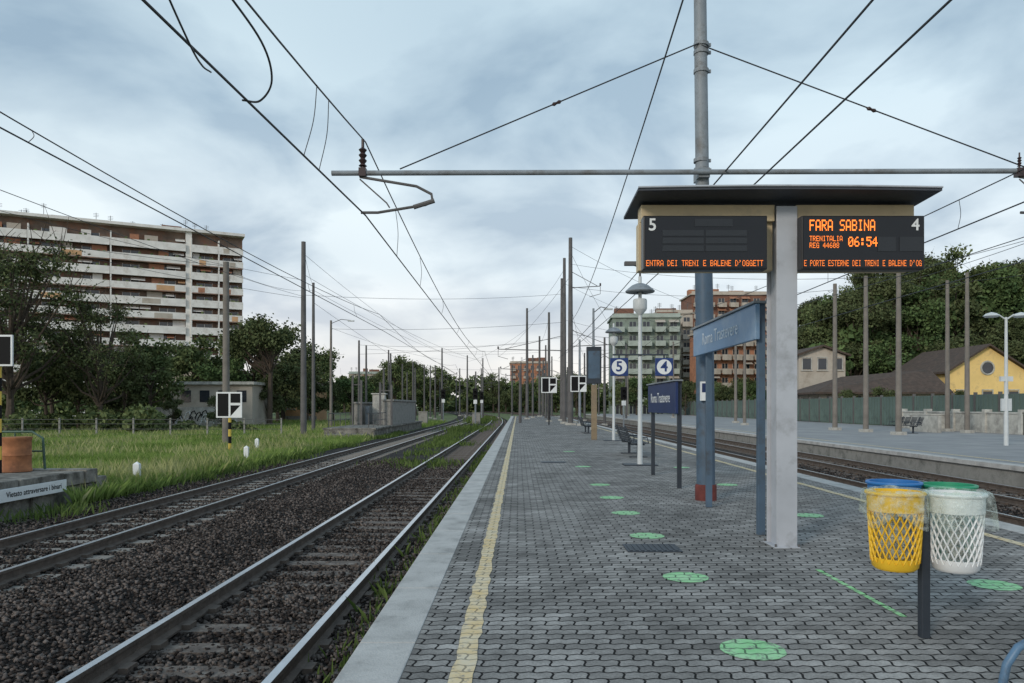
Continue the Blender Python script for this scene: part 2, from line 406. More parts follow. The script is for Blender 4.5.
# ------------------------------------------------------------------ tracks
def sleeper_mesh(b,x,y,z):
    b.box(x-1.2,x+1.2,y-.13,y+.13,z-.12,z)
    for sx in (-.7525,.7525):
        for q in (-.12,.12): b.box(x+sx+q-.04,x+sx+q+.04,y-.08,y+.08,z,z+.05,1)
def track(cx,y0,y1,ms,label,zt=-.59):
    e=empty('railway_track',(cx,y0,zt),label,'railway track','parallel railway tracks')
    for sx in (-.7525,.7525):
        prof=[(-.07,0),(.07,0),(.07,.02),(.012,.04),(.012,.115),(.035,.125),(.035,.16),(-.035,.16),(-.035,.125),(-.012,.115),(-.012,.04),(-.07,.02)]
        ys=[y0+(y1-y0)*(i/70)**1.3 for i in range(71)]; vs=[]
        b=MB(); k=len(prof)
        for i,y in enumerate(ys):
            for px,pz in prof: vs.append((sx+px+off(y),y-y0,pz))
        b.add(vs,[])
        for i in range(70):
            for j in range(k):
                a=i*k+j; c=i*k+(j+1)%k
                b.f.append((a,c,c+k,a+k)); b.m.append(1 if j==6 else 0)
        b.f.append(tuple(range(k-1,-1,-1))); b.m.append(0)
        b.make('rail',[m_railside,m_railtop],e)
    sb=MB(); sleeper_mesh(sb,0,0,0); first=None; y=y0+.3; n=0
    rest=MB()
    while y<min(y1,260):
        if n<100:
            if first is None: first=sb.make('sleeper',[ms,m_railside],e,(off(y),y-y0,0))
            else:
                c=first.copy(); COL.objects.link(c); c.parent=e; c.location=(off(y)+random.uniform(-.02,.02),y-y0,random.uniform(-.014,.003)); c.rotation_euler[2]=random.uniform(-.012,.012)
        else: rest.box(off(y)-1.2,off(y)+1.2,y-y0-.13,y-y0+.13,-.12,0)
        y+=.6; n+=1
    if rest.v: r=rest.make('sleepers_beyond',[ms],e); r['kind']='stuff'
track(-2.6,-2,400,m_sleep,'railway track with soiled sleepers beside the paved platform',-.588)
track(-7.1,2,400,m_sleep2,'railway track with pale sleepers beside the grass field',-.585)
track(8.35,4,300,m_sleep,'railway track on dark ballast between the two platforms',-.585)
track(11.7,6,300,m_sleep,'railway track on dark ballast between the two platforms',-.585)

def stones(x0,x1,y0,y1,n,size,far):
    u=rng.random(n); y=y0*(y1/y0)**u if far else y0+(y1-y0)*u
    x=x0+(x1-x0)*rng.random(n)
    z=np.full(n,-.60)+rng.random(n)*.03+.02*np.sin(x*2.1+y*.7)*np.cos(y*.9)
    keep=np.ones(n,bool)
    for cx,ys,fr in ((-2.6,-1.7,.66),(-7.1,2.3,.3),(8.35,4.3,.5),(11.7,6.3,.5)):
        inx=np.abs(x-cx)<1.2; ph=np.abs(((y-ys+.3)%.6)-.3)<.13
        keep&=~(inx&ph&(rng.random(n)>fr))
        rl=np.abs(np.abs(x-cx)-.7525)<.09; keep&=~rl
    m_=~((x>-9.6)&(x<-1.0)|(x>6.7)); keep&=~m_
    hump=(np.exp(-((x+4.85)/.5)**2))*.07; z=z+hump
    x,y,z=x[keep],y[keep],z[keep]; n=len(x)
    base=np.array([(1,0,0),(-1,0,0),(0,1,0),(0,-1,0),(0,0,1),(0,0,-1)],float)
    fac=np.array([(0,2,4),(2,1,4),(1,3,4),(3,0,4),(2,0,5),(1,2,5),(3,1,5),(0,3,5)])
    s=size*(.45+rng.random((n,1,1))*.85)
    v=base[None]*s*(.6+.6*rng.random((n,6,1)))+rng.normal(0,.12,(n,6,3))*s
    q=rng.normal(size=(n,4)); q/=np.linalg.norm(q,axis=1)[:,None]; a,b_,c,d_=q.T
    R=np.stack([1-2*(c*c+d_*d_),2*(b_*c-a*d_),2*(b_*d_+a*c),2*(b_*c+a*d_),1-2*(b_*b_+d_*d_),2*(c*d_-a*b_),2*(b_*d_-a*c),2*(c*d_+a*b_),1-2*(b_*b_+c*c)],-1).reshape(n,3,3)
    v=np.einsum('nij,nkj->nki',R,v); v[:,:,2]*=.8
    v+=np.stack([x,y,z],-1)[:,None]
    f=(fac[None]+6*np.arange(n)[:,None,None]).reshape(-1,3)
    return v.reshape(-1,3),f
v1,f1_=stones(-9.6,-1.0,3,30,96000,.029,True)
v2,f2_=stones(6.7,13.3,7,28,14000,.036,True)
o=np_mesh('ballast_gravel',np.vstack([v1,v2]),np.vstack([f1_,f2_+len(v1)]),[m_stone]); o['kind']='stuff'

# ------------------------------------------------------------------ grass & weeds
def blades(x,y,z,h,w,lean=.5):
    n=len(x); a=rng.random(n)*2*math.pi; dx=np.cos(a)*w; dy=np.sin(a)*w
    l=rng.normal(0,lean,(n,2))*h[:,None]*.6
    v=np.zeros((n,4,3)); base=np.stack([x,y,z],-1)
    v[:,0]=base+np.stack([dx,dy,0*dx],-1); v[:,1]=base-np.stack([dx,dy,0*dx],-1)
    mid=base+np.stack([l[:,0]*.35,l[:,1]*.35,h*.6],-1)
    v[:,2]=mid-np.stack([dx,dy,0*dx],-1)*.75; v[:,3]=base+np.stack([l[:,0],l[:,1],h],-1)
    f=np.array([(0,1,2),(0,2,3)])
    return v.reshape(-1,3),(f[None]+4*np.arange(n)[:,None,None]).reshape(-1,3)
def field(n):
    y=16*(100/16)**rng.random(n); x=-9.5-(rng.random(n)**1.0)*(y*.72-8.5)
    x=np.where(x>-9.8,-9.5-np.abs(rng.normal(0,.35,n)),x); k=~((x<-9.7)&(x>-14.5)&(y<18.6)); k&=x<-9.0
    k&=~((x>-14.2)&(y>49)&(y<76)); return x[k],y[k]
x,y=field(230000); n=len(x)
pat=.6+.3*np.sin(x*.55+np.sin(y*.3)*2)*np.cos(y*.23+x*.12)
h=(.16+.3*rng.random(n))*(.8+pat*.5); w=.0048*(1+y/14)
v,f=blades(x,y,np.full(n,-.66),h,w)
o=np_mesh('grass',v,f,[m_grass]); o['kind']='stuff'
x,y=field(34000); pat=np.sin(x*.8+y*.15)+np.sin(y*.5-x*.3)+rng.normal(0,.7,len(x)); k=pat>.1; x,y=x[k],y[k]; n=len(x)
v,f=blades(x,y,np.full(n,-.66),.36+.36*rng.random(n),.004*(1+y/14),.3)
o=np_mesh('tall_grass',v,f,[m_straw]); o['kind']='stuff'
x,y=field(2600); pat=np.sin(x*.5+y*.2)+rng.normal(0,.6,len(x)); k=pat>.5; x,y=x[k],y[k]; n=len(x)
zz=-.66+.38+.2*rng.random(n); s_=.016*(1+y/40)
v=np.stack([np.stack([x-s_,y,zz],-1),np.stack([x,y-s_,zz+s_],-1),np.stack([x+s_,y,zz],-1),np.stack([x,y+s_,zz-s_*.3],-1)],1).reshape(-1,3)
o=np_mesh('wildflowers',v,np.arange(4*n).reshape(n,4),[m_petal]); o['kind']='stuff'
xs=[];ys=[];hs=[]
for cx,cy,r,c,hh in [(-1.35,yy,.18,90,.16) for yy in np.arange(4,40,1.1)]+[(-3.9+random.uniform(-1.2,1.2),random.uniform(24,60),.5,160,.22) for _ in range(16)]+[(-4.9+random.uniform(-.5,.5),random.uniform(60,140),1.0,200,.4) for _ in range(26)]+[(-9.4+random.uniform(-.3,.3),random.uniform(14,60),.3,120,.22) for _ in range(26)]+[(6.9,random.uniform(9,40),.12,50,.14) for _ in range(20)]:
    if random.random()<.25: continue
    xs.append(cx+rng.normal(0,r,c)+off(cy)); ys.append(cy+rng.normal(0,r*1.8,c)); hs.append(hh*(.4+rng.random(c)))
x=np.concatenate(xs); y=np.concatenate(ys); h=np.concatenate(hs)
k=(x<-1.09)|(x>6.72); x,y,h=x[k],y[k],h[k]
v,f=blades(x,y,np.full(len(x),-.62),h,.007*(1+y/14))
o=np_mesh('weeds',v,f,[m_weed]); o['kind']='stuff'

# ------------------------------------------------------------------ trees
def leaf_quads(P,size):
    n=len(P); a=rng.normal(size=(n,3)); a/=np.linalg.norm(a,axis=1)[:,None]
    b=rng.normal(size=(n,3)); b=b-a*(a*b).sum(1)[:,None]; b/=np.linalg.norm(b,axis=1)[:,None]
    s=size*(.5+rng.random(n))[:,None]
    v=np.stack([P-a*s-b*s*.25,P-b*s*.6,P+a*s,P+b*s*.6],1)
    f=np.arange(4*n).reshape(n,4); return v.reshape(-1,3),f
def make_tree(seed,h,r,th,nl,leaf,ml,lobes=16,flat=1.0,sparse=.5,emin=-.8,twigs=2):
    rs=random.Random(seed)
    b=MB(); top=Vector((rs.uniform(-.3,.3),rs.uniform(-.3,.3),h*.8))
    b.tube([(0,0,-.3),(top.x*.3,top.y*.3,th*.6),(top.x*.6,top.y*.6,th),(top.x,top.y,h*.8)],[h*.028,h*.021,h*.016,h*.004],7)
    cz=(h+th)/2; hz=(h-th)/2*flat; if_=[]
    for i in range(lobes):
        a=rs.uniform(0,6.28); e=rs.uniform(emin,1); q=rs.uniform(.35,.9); ce=math.sqrt(max(0,1-e*e*.8))
        c=Vector((r*q*ce*math.cos(a),r*q*ce*math.sin(a),cz+hz*max(q,.6)*e))
        if_.append((c,rs.uniform(.22,.4)*r))
        t=rs.uniform(.3,.9); st=Vector((top.x*.6,top.y*.6,th*.7+(h*.75-th*.7)*t*max(.1,(c.z-th)/(h-th))))
        mid=(st+c)/2+Vector((0,0,-.04*h)); b.tube([st,mid,c],[h*.009,h*.006,h*.002],5)
        for _ in range(twigs):
            e2=c+Vector((rs.gauss(0,1),rs.gauss(0,1),abs(rs.gauss(0,1))))*.25*r
            b.tube([c,e2],[h*.0025,h*.0008],4)
    P=[]
    for c,rr in if_:
        m=nl//lobes; dd=rng.normal(size=(m,3)); dd/=np.linalg.norm(dd,axis=1)[:,None]
        rad=rr*(rng.random(m)**sparse)*(1+.25*rng.normal(size=m)); p=dd*rad[:,None]; p[:,2]*=.75
        P.append(p+np.array(c))
    P=np.concatenate(P); v,f=leaf_quads(P,leaf)
    return b,(v,f,ml)
specs=[(1,11,4.6,2.6,6000,.21,m_leafA,18,1,.6),(2,12,4.2,3.0,6000,.21,m_leafB,16,1,.5),(3,10,5,2.2,6500,.21,m_leafC,20,1,.5),
       (4,13,4.8,7.5,7500,.17,m_leafA,20,.55,.5),(5,9,3.6,1.2,5000,.19,m_leafA,14,1.05,.5),(6,15.5,5.6,2.0,10000,.11,m_leafA,34,1.05,.95,-.7,5)]
first=[None]*6
def tree(i,x,y,z=-.6,s=1.0,label=None,group=None):
    labs=['broad dark leafy tree','tall olive green tree','rounded green leafy tree','umbrella shaped green pine','low dense dark tree','tall loose dark tree with visible branches']
    lb=labs[i]+' '+(label or 'in the hillside wood')
    if first[i] is None:
        sp=specs[i]; b,(v,f,ml)=make_tree(*sp[:6],sp[6],*sp[7:])
        e=empty('tree',(x,y,z),lb,'tree',group); b.make('trunk',[m_bark],e,smooth=True); np_mesh('crown',v,f,[ml],e)
        e.scale=(s,)*3; e.rotation_euler[2]=random.uniform(0,6.28); first[i]=e
    else:
        e=clone(first[i],(x,y,z),random.uniform(0,6.28),s,lb)
        if group: e['group']=group
    e.scale=(s*random.uniform(.9,1.12),s*random.uniform(.9,1.12),s)
    return e
random.seed(21)
gl='trees behind the grass field'; tl='behind the grass field'
for i,x,y,s in [(5,-38.5,56,1.02),(5,-44,60,1.1),(5,-34,60,.78),(0,-42,66,.8),(4,-33.5,63,.7),(4,-38,64,.9),(1,-35,70,.75),(2,-34,84,.75),(4,-27,80,.6),
    (1,-38,88,.85),(0,-46,86,.9),(2,-42,95,.95),(0,-30.5,94,.9),(1,-35.5,100,1.05),(0,-33,104,1.1),(4,-28.5,100,.8),(4,-50,90,1),(0,-49,78,.9),
    (3,-26.2,78,.93),(3,-29.5,86,.95),(4,-25.5,88,.7),(4,-26,104,.6),(2,-25,112,.7),(0,-22.5,120,.7),(4,-24,128,.75),(1,-32,118,1.0),(0,-40,76,.85),(4,-27.5,68.5,.36),(4,-31.5,67.5,.3)]:
    tree(i,x,y,-.6,s,tl,gl)
gr='trees on the hillside behind the station'
for j in range(66):
    y=random.uniform(98,140); q=random.uniform(.385,.80); x=q*y
    i=random.choice([0,1,2,2,3,3,4,1]); tree(i,x,y,hill(x,y)-.3,random.uniform(.75,1.08),'in the hillside wood',gr)
for x,y,i,s in [(44,98,4,.8),(49,97,2,.8),(56,96,0,.85),(62,95,4,.9),(66,94,2,.8),(41,108,2,.95),(43,104,0,1.0),(46,112,1,1.0),(57,104,2,1.1),(60,102,0,1.1),(63,106,1,1.05),(67,104,2,1.1),(60,90,4,.8),(31.8,71,4,.42),(35.5,71.5,4,.45),(41.5,71.5,4,.34),(44.3,75,4,.42)]:
    tree(i,x,y,hill(x,y)-.3,s,'at the foot of the hillside',gr)
gf='distant trees along the line'
for j in range(50):
    y=random.uniform(170,260); q=random.uniform(-.235,.09)
    if abs(q*y-(off(y)-4))<9: continue
    tree(random.choice([0,1,2,4,3]),q*y,y,-.6,random.uniform(.75,1.25),'beside the distant line',gf)
for j in range(24):
    y=random.uniform(118,165); q=random.uniform(.12,.39)
    tree(random.choice([0,1,2,4]),q*y+2,y,-.5,random.uniform(.5,.8),'near the apartment blocks','trees near the apartment blocks')
def wood(name,cs,n,leaf,ml):
    m=n//len(cs); P=[]
    for (x,y,z,r) in cs:
        d_=rng.normal(size=(m,3)); d_/=np.linalg.norm(d_,axis=1)[:,None]
        p=d_*(r*rng.random(m)**.4)[:,None]; p[:,2]*=.8; P.append(p+np.array((x,y,z)))
    v,f=leaf_quads(np.concatenate(P),leaf); o=np_mesh(name,v,f,[ml]); o['kind']='stuff'
cs=[]
for _ in range(130):
    y=random.uniform(98,150); x=random.uniform(.4,.85)*y; cs.append((x,y,hill(x,y)+random.uniform(1,7),random.uniform(2,4)))
wood('hillside_wood',cs,45000,.45,m_leafC)
cs=[]
for _ in range(150):
    y=random.uniform(255,320); x=random.uniform(-.42,.3)*y; cs.append((x,y,random.uniform(0,9),random.uniform(3,6)))
wood('distant_wood',cs,36000,.85,m_leafB)
cs=[]
for _ in range(70):
    y=random.uniform(102,135); x=random.uniform(-.8,-.26)*y; cs.append((x,y,random.uniform(.2,3.5),random.uniform(1.6,2.6)))
wood('field_edge_wood',cs,26000,.34,m_leafB)
cs=[]
for _ in range(48):
    y=random.uniform(54,70); x=random.uniform(-.8,-.36)*y
    if x/y>-.49: cs.append((x,y,random.uniform(-.6,-.1),random.uniform(.5,.9)))
    else: cs.append((x,y,random.uniform(-.5,.8),random.uniform(.7,1.4)))
wood('shrubs',cs,20000,.16,m_leafB)

# ------------------------------------------------------------------ buildings
w_cream=mat('cream_render',(.48,.43,.37),.9,.15,.4,.1,5,col2=(.32,.27,.22),amt=.4,c2scale=.4)
w_salmon=mat('salmon_render',(.42,.2,.12),.9,.2,.4,col2=(.3,.14,.09),amt=.4)
w_grey=mat('grey_render',(.22,.27,.23),.9,.2,.5,col2=(.16,.18,.16),amt=.4)
w_brown=mat('brown_brick',(.2,.1,.07),.9,.2,.5)
w_orange=mat('orange_render',(.55,.33,.18),.9,.15,.5)
w_par=mat('pale_parapet',(.74,.72,.69),.85,.08,.6,col2=(.56,.52,.48),amt=.3,c2scale=.5)
w_parg=mat('parapet_grey',(.36,.41,.37),.85,.15,.6)
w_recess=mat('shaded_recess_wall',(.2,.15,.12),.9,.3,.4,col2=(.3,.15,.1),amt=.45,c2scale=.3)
m_tile=mat('roof_tiles',(.085,.06,.048),.9,.3,3,.4,12,col2=(.06,.048,.04),amt=.4)
w_yellow=mat('yellow_render',(.85,.6,.24),.9,.1,.6,col2=(.62,.44,.2),amt=.3)
def apartment(label,x,y,rot,width,depth,z0,storeys,sh,bays,wall,par,bal_every=1,balw=.8,seed=1,accent=None):
    rs=random.Random(seed)
    e=empty('apartment_building',(x,y,z0),label,'building','apartment buildings',rot)
    H=storeys*sh; b=MB(); b.box(-width/2,width/2,0,depth,0,H)
    b.make('wall',[wall],e)
    b=MB(); b.box(-width/2-.4,width/2+.4,-.4,depth+.3,H+.003,H+.35)
    b.box(-width/2,width/2,0,.2,H+.353,H+1.0)
    b.make('roof',[par],e)
    b=MB()
    for _ in range(int(width/7)):
        cx=rs.uniform(-width/2+2,width/2-2); w=rs.uniform(1,2.5); hh=rs.uniform(1.2,2.6); b.box(cx-w,cx+w,3,3+w,H+.355,H+.35+hh)
    b.make('roof_penthouse',[accent or wall],e)
    am=MB(); hh=2.5; am.cyl((0,0,0),(0,0,hh),.05,n=4)
    for k in range(4): am.cyl((-.5,0,hh-.2-k*.25),(.5,0,hh-.2-k*.25),.03,n=4)
    af=am.make('roof_aerial',[m_poled],e,(-width/2+1,1,H+.35))
    part_copies(af,[(rs.uniform(-width/2+1,width/2-1),rs.uniform(.6,3),H+rs.uniform(-.5,.8)) for _ in range(int(width/3))])
    bw=width/bays; wm=MB(); ww=bw*.5; wh=sh*.62
    wm.box(-ww/2,ww/2,-.03,.06,0,wh,0); wm.box(-ww/2-.08,-ww/2,-.07,.06,-.06,wh+.08,1); wm.box(ww/2,ww/2+.08,-.07,.06,-.06,wh+.08,1)
    wm.box(-.05,.05,-.06,-.031,0,wh,1); wf=None
    bm=MB(); BW=bw*balw
    bm.box(-BW/2,BW/2,-1.3,-.02,-.12,.06,1); bm.box(-BW/2,BW/2,-1.38,-1.3,-.18,1.02,0)
    bm.box(-BW/2,-BW/2+.1,-1.298,-.02,.062,1.0,0); bm.box(BW/2-.1,BW/2,-1.298,-.02,.062,1.0,0); bf=None
    am=MB(); am.add([(-BW/2,-1.3,2.0),(BW/2,-1.3,2.0),(BW/2,-.03,2.7),(-BW/2,-.03,2.7)],[(0,1,2,3)],0); af=None
    cnt=0
    for s in range(storeys):
        for k in range(bays):
            cx=-width/2+bw*(k+.5); z=s*sh
            if cnt<100:
                if wf is None: wf=wm.make('window',[m_glass,par],e,(cx,0,z+.3))
                else: part_copies(wf,[(cx,0,z+.3)])
            cnt+=1
            if s>0 and bal_every>0 and (k%bal_every==0):
                if bf is None: bf=bm.make('balcony',[par,wall],e,(cx,0,z))
                else: part_copies(bf,[(cx,0,z)])
                if rs.random()<.3:
                    if af is None: af=am.make('awning',[rs.choice([w_salmon,w_cream])],e,(cx,0,z))
                    else: part_copies(af,[(cx,0,z)])
    return e
def slab_block():
    p0=Vector((-61.5,165)); p1=Vector((-110,140.5)); mid=(p0+p1)/2; wd=(p1-p0).length
    rot=math.atan2(p0.y-p1.y,p0.x-p1.x)
    e=empty('apartment_building',(mid.x,mid.y,-.6),'long whitish apartment block with continuous pale balcony bands','building','apartment buildings',rot)
    sh=2.95; n=13; H=n*sh+1.2; hw=wd/2
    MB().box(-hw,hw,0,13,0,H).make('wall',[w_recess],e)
    b=MB(); b.box(-hw-.3,hw+.3,-2.2,13.2,H+.003,H+.6); b.make('roof',[w_par],e)
    b=MB()
    for cx,w,h in ((-21,2.0,1.2),(-8,1.5,1.4),(5,1.5,1.0),(13,2,1.6)): b.box(cx-w,cx+w,4,8,H+.61,H+.6+h)
    b.make('roof_penthouse',[w_brown],e)
    rs=random.Random(3); am=MB(); hh=2.6; am.cyl((0,0,0),(0,0,hh),.05,n=4)
    for k in range(3): am.cyl((-.5,0,hh-.2-k*.3),(.5,0,hh-.2-k*.3),.03,n=4)
    af=am.make('roof_aerial',[m_poled],e,(-hw+1,1,H+.6)); part_copies(af,[(rs.uniform(-hw+1,hw-1),rs.uniform(.5,6),H+rs.uniform(-.4,1.0)) for _ in range(14)])
    u0,u1=hw-11.6,hw-10.4
    MB().box(u0,u1,-1.6,-.003,0,H-.02).make('stair_bay',[w_par],e)
    segs=[]; x=-hw; seg_l=(wd-11.6)/3
    for _ in range(3): segs.append((x+.3,x+seg_l-.02)); x+=seg_l
    segs.append((hw-10.38,hw-5.2)); segs.append((hw-4.9,hw-.05))
    cnt=0; wf=None
    for s in range(n):
        z=s*sh
        for si,(a,c) in enumerate(segs):
            b=MB(); w=c-a
            b.box(0,w,-1.9,-.01,-.1,.14,1)
            b.box(0,w,-2.02,-1.9,-.2,1.18,0)
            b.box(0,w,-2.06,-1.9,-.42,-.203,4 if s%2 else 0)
            b.box(-.25,0,-2.03,-.01,-.4,2.5,0)
            u=.2
            while u<w-1.2:
                q=rs.uniform(1.2,3.0); q=min(q,w-u-.1); t=rs.random()
                if t<.28: b.add([(u,-1.85,1.6),(u+q,-1.85,1.6),(u+q,-.05,2.5),(u,-.05,2.5)],[(0,1,2,3)],rs.choice([1,2,0,1,0]))
                elif t<.5: b.box(u,u+q,-.9,-.8,.142,2.5,rs.choice([3,0,0,1]))
                u+=q+rs.uniform(.1,1.2)
            if rs.random()<.3: u=rs.uniform(0,w*.6); b.box(u,u+w*.25,-2.05,-2.025,-.15,.9,rs.choice([1,3,2]))
            for k in range(rs.randint(0,4)):
                u=rs.uniform(.3,w-.7); b.box(u,u+.5,-1.85,-1.5,1.182,1.182+rs.uniform(.2,.5),5)
            b.make('balcony',[w_par,w_salmon,w_orange,w_cream,w_recess,m_leafB],e,(a,0,z+.25))
            nk=1 if si>=3 else 2
            for k in range(nk):
                if cnt>99: break
                u=a+w*(k+.5)/nk
                if wf is None:
                    wm=MB(); wm.box(-1.5,1.5,-.03,.05,0,2.0,0); wm.box(-1.6,-1.5,-.08,.05,0,2.1,1); wm.box(1.5,1.6,-.08,.05,0,2.1,1); wm.box(-.06,.06,-.08,-.031,0,2.0,1)
                    wf=wm.make('window',[m_glass,w_par],e,(u,0,z+.4))
                else: part_copies(wf,[(u,0,z+.4)])
                cnt+=1
slab_block()
apartment('grey green apartment block with stacked balconies beyond the line',29.5,170,-.05,15.5,12,-.5,7,3.2,5,w_grey,w_parg,1,.75,seed=2,accent=w_brown)
apartment('tall red brown apartment block with pale balconies',57,196,.02,22,12,-.5,10,3.15,7,w_brown,w_cream,1,.7,seed=3,accent=w_salmon)
apartment('orange apartment block with white balcony fronts',46.5,158,.1,12,12,-.5,6,3.0,5,w_salmon,w_cream,1,.8,seed=4,accent=w_brown)
apartment('cream apartment block with flat roof behind trees',38.5,182,.0,9,12,-.5,8,3.1,3,w_cream,w_cream,1,.8,seed=8,accent=w_brown)
apartment('distant orange apartment block above the trees',5,330,.0,17,12,-2.5,7,3.3,6,w_salmon,w_cream,2,.8,seed=5,accent=w_brown)
apartment('distant cream apartment block above the trees',-62,320,.1,22,12,-.5,5,3.2,8,w_cream,w_parg,2,.8,seed=6,accent=w_brown)
def gable(x,y,w,dep,eave,ridge,wall,label,round_win=True,z0=0,over=.5,nw=2,rot=0,wz=.35):
    e=empty('house',(x,y,z0),label,'building',rot=rot); hw=w/2
    b=MB(); b.add([(-hw,0,0),(hw,0,0),(hw,0,eave),(0,0,ridge),(-hw,0,eave),(-hw,dep,0),(hw,dep,0),(hw,dep,eave),(0,dep,ridge),(-hw,dep,eave)],
      [(0,1,2,3,4),(9,8,7,6,5),(0,5,6,1),(1,6,7,2),(4,9,5,0)]); b.make('wall',[wall],e)
    sl=(ridge-eave)/hw; b=MB()
    for sg in (-1,1):
        xo=sg*(hw+over); zo=eave-sl*over
        b.add([(0,-over,ridge+.03),(xo,-over,zo+.03),(xo,dep+over,zo+.03),(0,dep+over,ridge+.03),(0,-over,ridge+.25),(xo,-over,zo+.25),(xo,dep+over,zo+.25),(0,dep+over,ridge+.25)],
          [(0,1,2,3),(7,6,5,4),(0,4,5,1),(1,5,6,2),(2,6,7,3),(3,7,4,0)])
    b.make('roof',[m_tile],e)
    if round_win:
        b=MB(); R=.62; vs=[(0,-.03,0)]+[(R*math.cos(a*.3927),-.03,R*math.sin(a*.3927)) for a in range(16)]
        b.add(vs,[(0,k%16+1,(k+1)%16+1) for k in range(16)])
        w2=b.make('round_window',[m_glass],e,(0,0,eave+.12*(ridge-eave)))
        b=MB(); b.tube([((R+.07)*math.cos(a*.3927),-.04,(R+.07)*math.sin(a*.3927)) for a in range(17)],.1,5); b.make('frame',[m_concl],w2)
    for k in range(nw):
        u=-hw+w*(k+.5)/nw; b=MB(); b.box(-.5,.5,-.04,.02,0,1.3); wi=b.make('window',[m_glass],e,(u,0,eave*wz))
        b=MB(); b.box(-.6,-.5,-.09,0,-.1,1.4); b.box(.5,.6,-.09,0,-.1,1.4); b.box(-.6,.6,-.09,0,1.403,1.5); b.box(-.7,.7,-.14,0,-.2,-.103); b.make('frame',[m_concl],wi)
    b=MB(); b.box(-hw-.05,hw+.05,-.05,-.003,0,.7); b.make('plinth',[m_conc],e)
    return e
gable(49.5,78,8.2,12,5.3,7.9,w_yellow,'yellow station house with round gable window and tiled roof',nw=3)
gable(36.6,89,5.6,8,7.7,8.7,w_cream,'small cream house with tiled roof at the hill foot',round_win=False,nw=3,wz=.78)
e=empty('station_shed',(36.8,75,0),'long low shed with brown tiled roof behind the fence','building')
MB().box(-6.2,6.3,0,7,0,3.1).make('wall',[w_cream],e)
b=MB(); b.add([(-7.0,-.8,3.0),(6.9,-.8,3.0),(6.9,3.5,5.5),(-2.5,3.5,4.7),(6.9,7.6,3.0),(-7.0,7.6,3.0),(-7.0,-.8,2.8),(6.9,-.8,2.8),(6.9,7.6,2.8),(-7.0,7.6,2.8)],
   [(0,1,2,3),(3,2,4,5),(0,3,5),(1,4,2),(6,9,8,7),(0,6,7,1),(1,7,8,4),(4,8,9,5),(5,9,6,0)]); b.make('roof',[m_tile],e)
b=MB(); b.box(-.5,.5,-.04,-.003,1,2.2); wf=b.make('window',[m_glass],e,(-5,0,.4)); part_copies(wf,[(-5+k*2.5,0,.4) for k in range(1,5)])
e=empty('low_building',(-31.5,73,-.6),'low beige flat roofed building behind a graffiti wall','building')
MB().box(-3.8,4.2,3,9,0,4.4).make('wall',[w_cream],e); MB().box(-4.1,4.5,2.6,9.3,4.403,4.7).make('roof',[m_concl],e)
b=MB(); b.box(-.5,.5,-.04,-.003,0,1.2); wf=b.make('window',[m_glass],e,(-2.6,3,2.6)); part_copies(wf,[(-2.6+k*1.9,3,2.6) for k in range(1,4)])
e=empty('graffiti_wall',(-31.5,70.5,-.6),'pale concrete wall covered in graffiti beyond the grass','wall')
MB().box(-4.2,4.6,0,.3,0,2.1).make('wall_panel',[m_concl],e)
b=MB()
for i in range(26):
    x=random.uniform(-3.2,3.4); zz=random.uniform(.6,1.5)
    b.tube([(x+math.cos(t)*.3,-.03,zz+math.sin(t*1.4)*.35) for t in (0,.9,1.8,2.7,3.6)],.05,4,i%2)
b.make('graffiti',[m_white,m_blackyel],e)
for x,y,w,h,c,lb in ((-32.5,110,5,6.5,w_orange,'small orange house among trees beyond the field'),(-44,104,12,8,w_cream,'pale house among trees beyond the field')):
    gable(x,y,w,6,h*.8,h,c,lb,round_win=False,z0=-.6)

# ------------------------------------------------------------------ fences, walls
e=empty('station_fence',(30,36,0),'long green grey panel fence behind the far platform','fence')
m_fence=mat('fence_panels',(.12,.17,.15),.8,.2,.6,.1,10,col2=(.08,.11,.1),amt=.4)
b=MB(); b.box(-.03,.03,.06,2.44,.05,2.35)
for k in range(5): b.box(-.07,-.031,.2+k*.48,.3+k*.48,.1,2.3)
pf=b.make('fence_panel',[m_fence],e); part_copies(pf,[(0,k*2.5,0) for k in range(1,45)])
b=MB(); b.box(-.1,.1,-.06,.058,0,2.5); pf=b.make('fence_post',[m_poled],e); part_copies(pf,[(0,k*2.5,0) for k in range(1,45)])
b=MB(); b.box(28,28.25,41,54,0,1.15); b.box(27.95,28.3,41,54,1.153,1.25)
for k in range(5): b.box(27.9,28.35,41+k*3.2,41.3+k*3.2,0,1.4)
tag(b.make('low_wall',[m_concl],bevel=.01),'low white parapet wall on the far platform','wall')
b=MB(); b.box(25,27.5,47,47.2,0,1.0); b.box(25,25.2,44,46.99,0,1.0); b.box(24.95,27.55,46.95,47.25,1.003,1.08)
tag(b.make('stair_parapet',[m_concl],bevel=.01),'pale stair parapet on the far platform','wall')
e=empty('wire_fence',(-46,50,-.66),'thin wire fence with concrete posts across the grass','fence')
b=MB(); b.box(-.045,.045,-.045,.045,0,1.45); pf=b.make('fence_post',[m_conc],e); part_copies(pf,[(k*2.5,0,0) for k in range(1,13)])
b=MB(); b.cyl((0,-.075,.35),(30,-.075,.35),.014,n=4)
for z_ in (.7,1.05,1.35): b.cyl((0,-.075,z_),(30,-.075,z_),.014,n=4)
b.make('fence_wires',[m_poled],e)

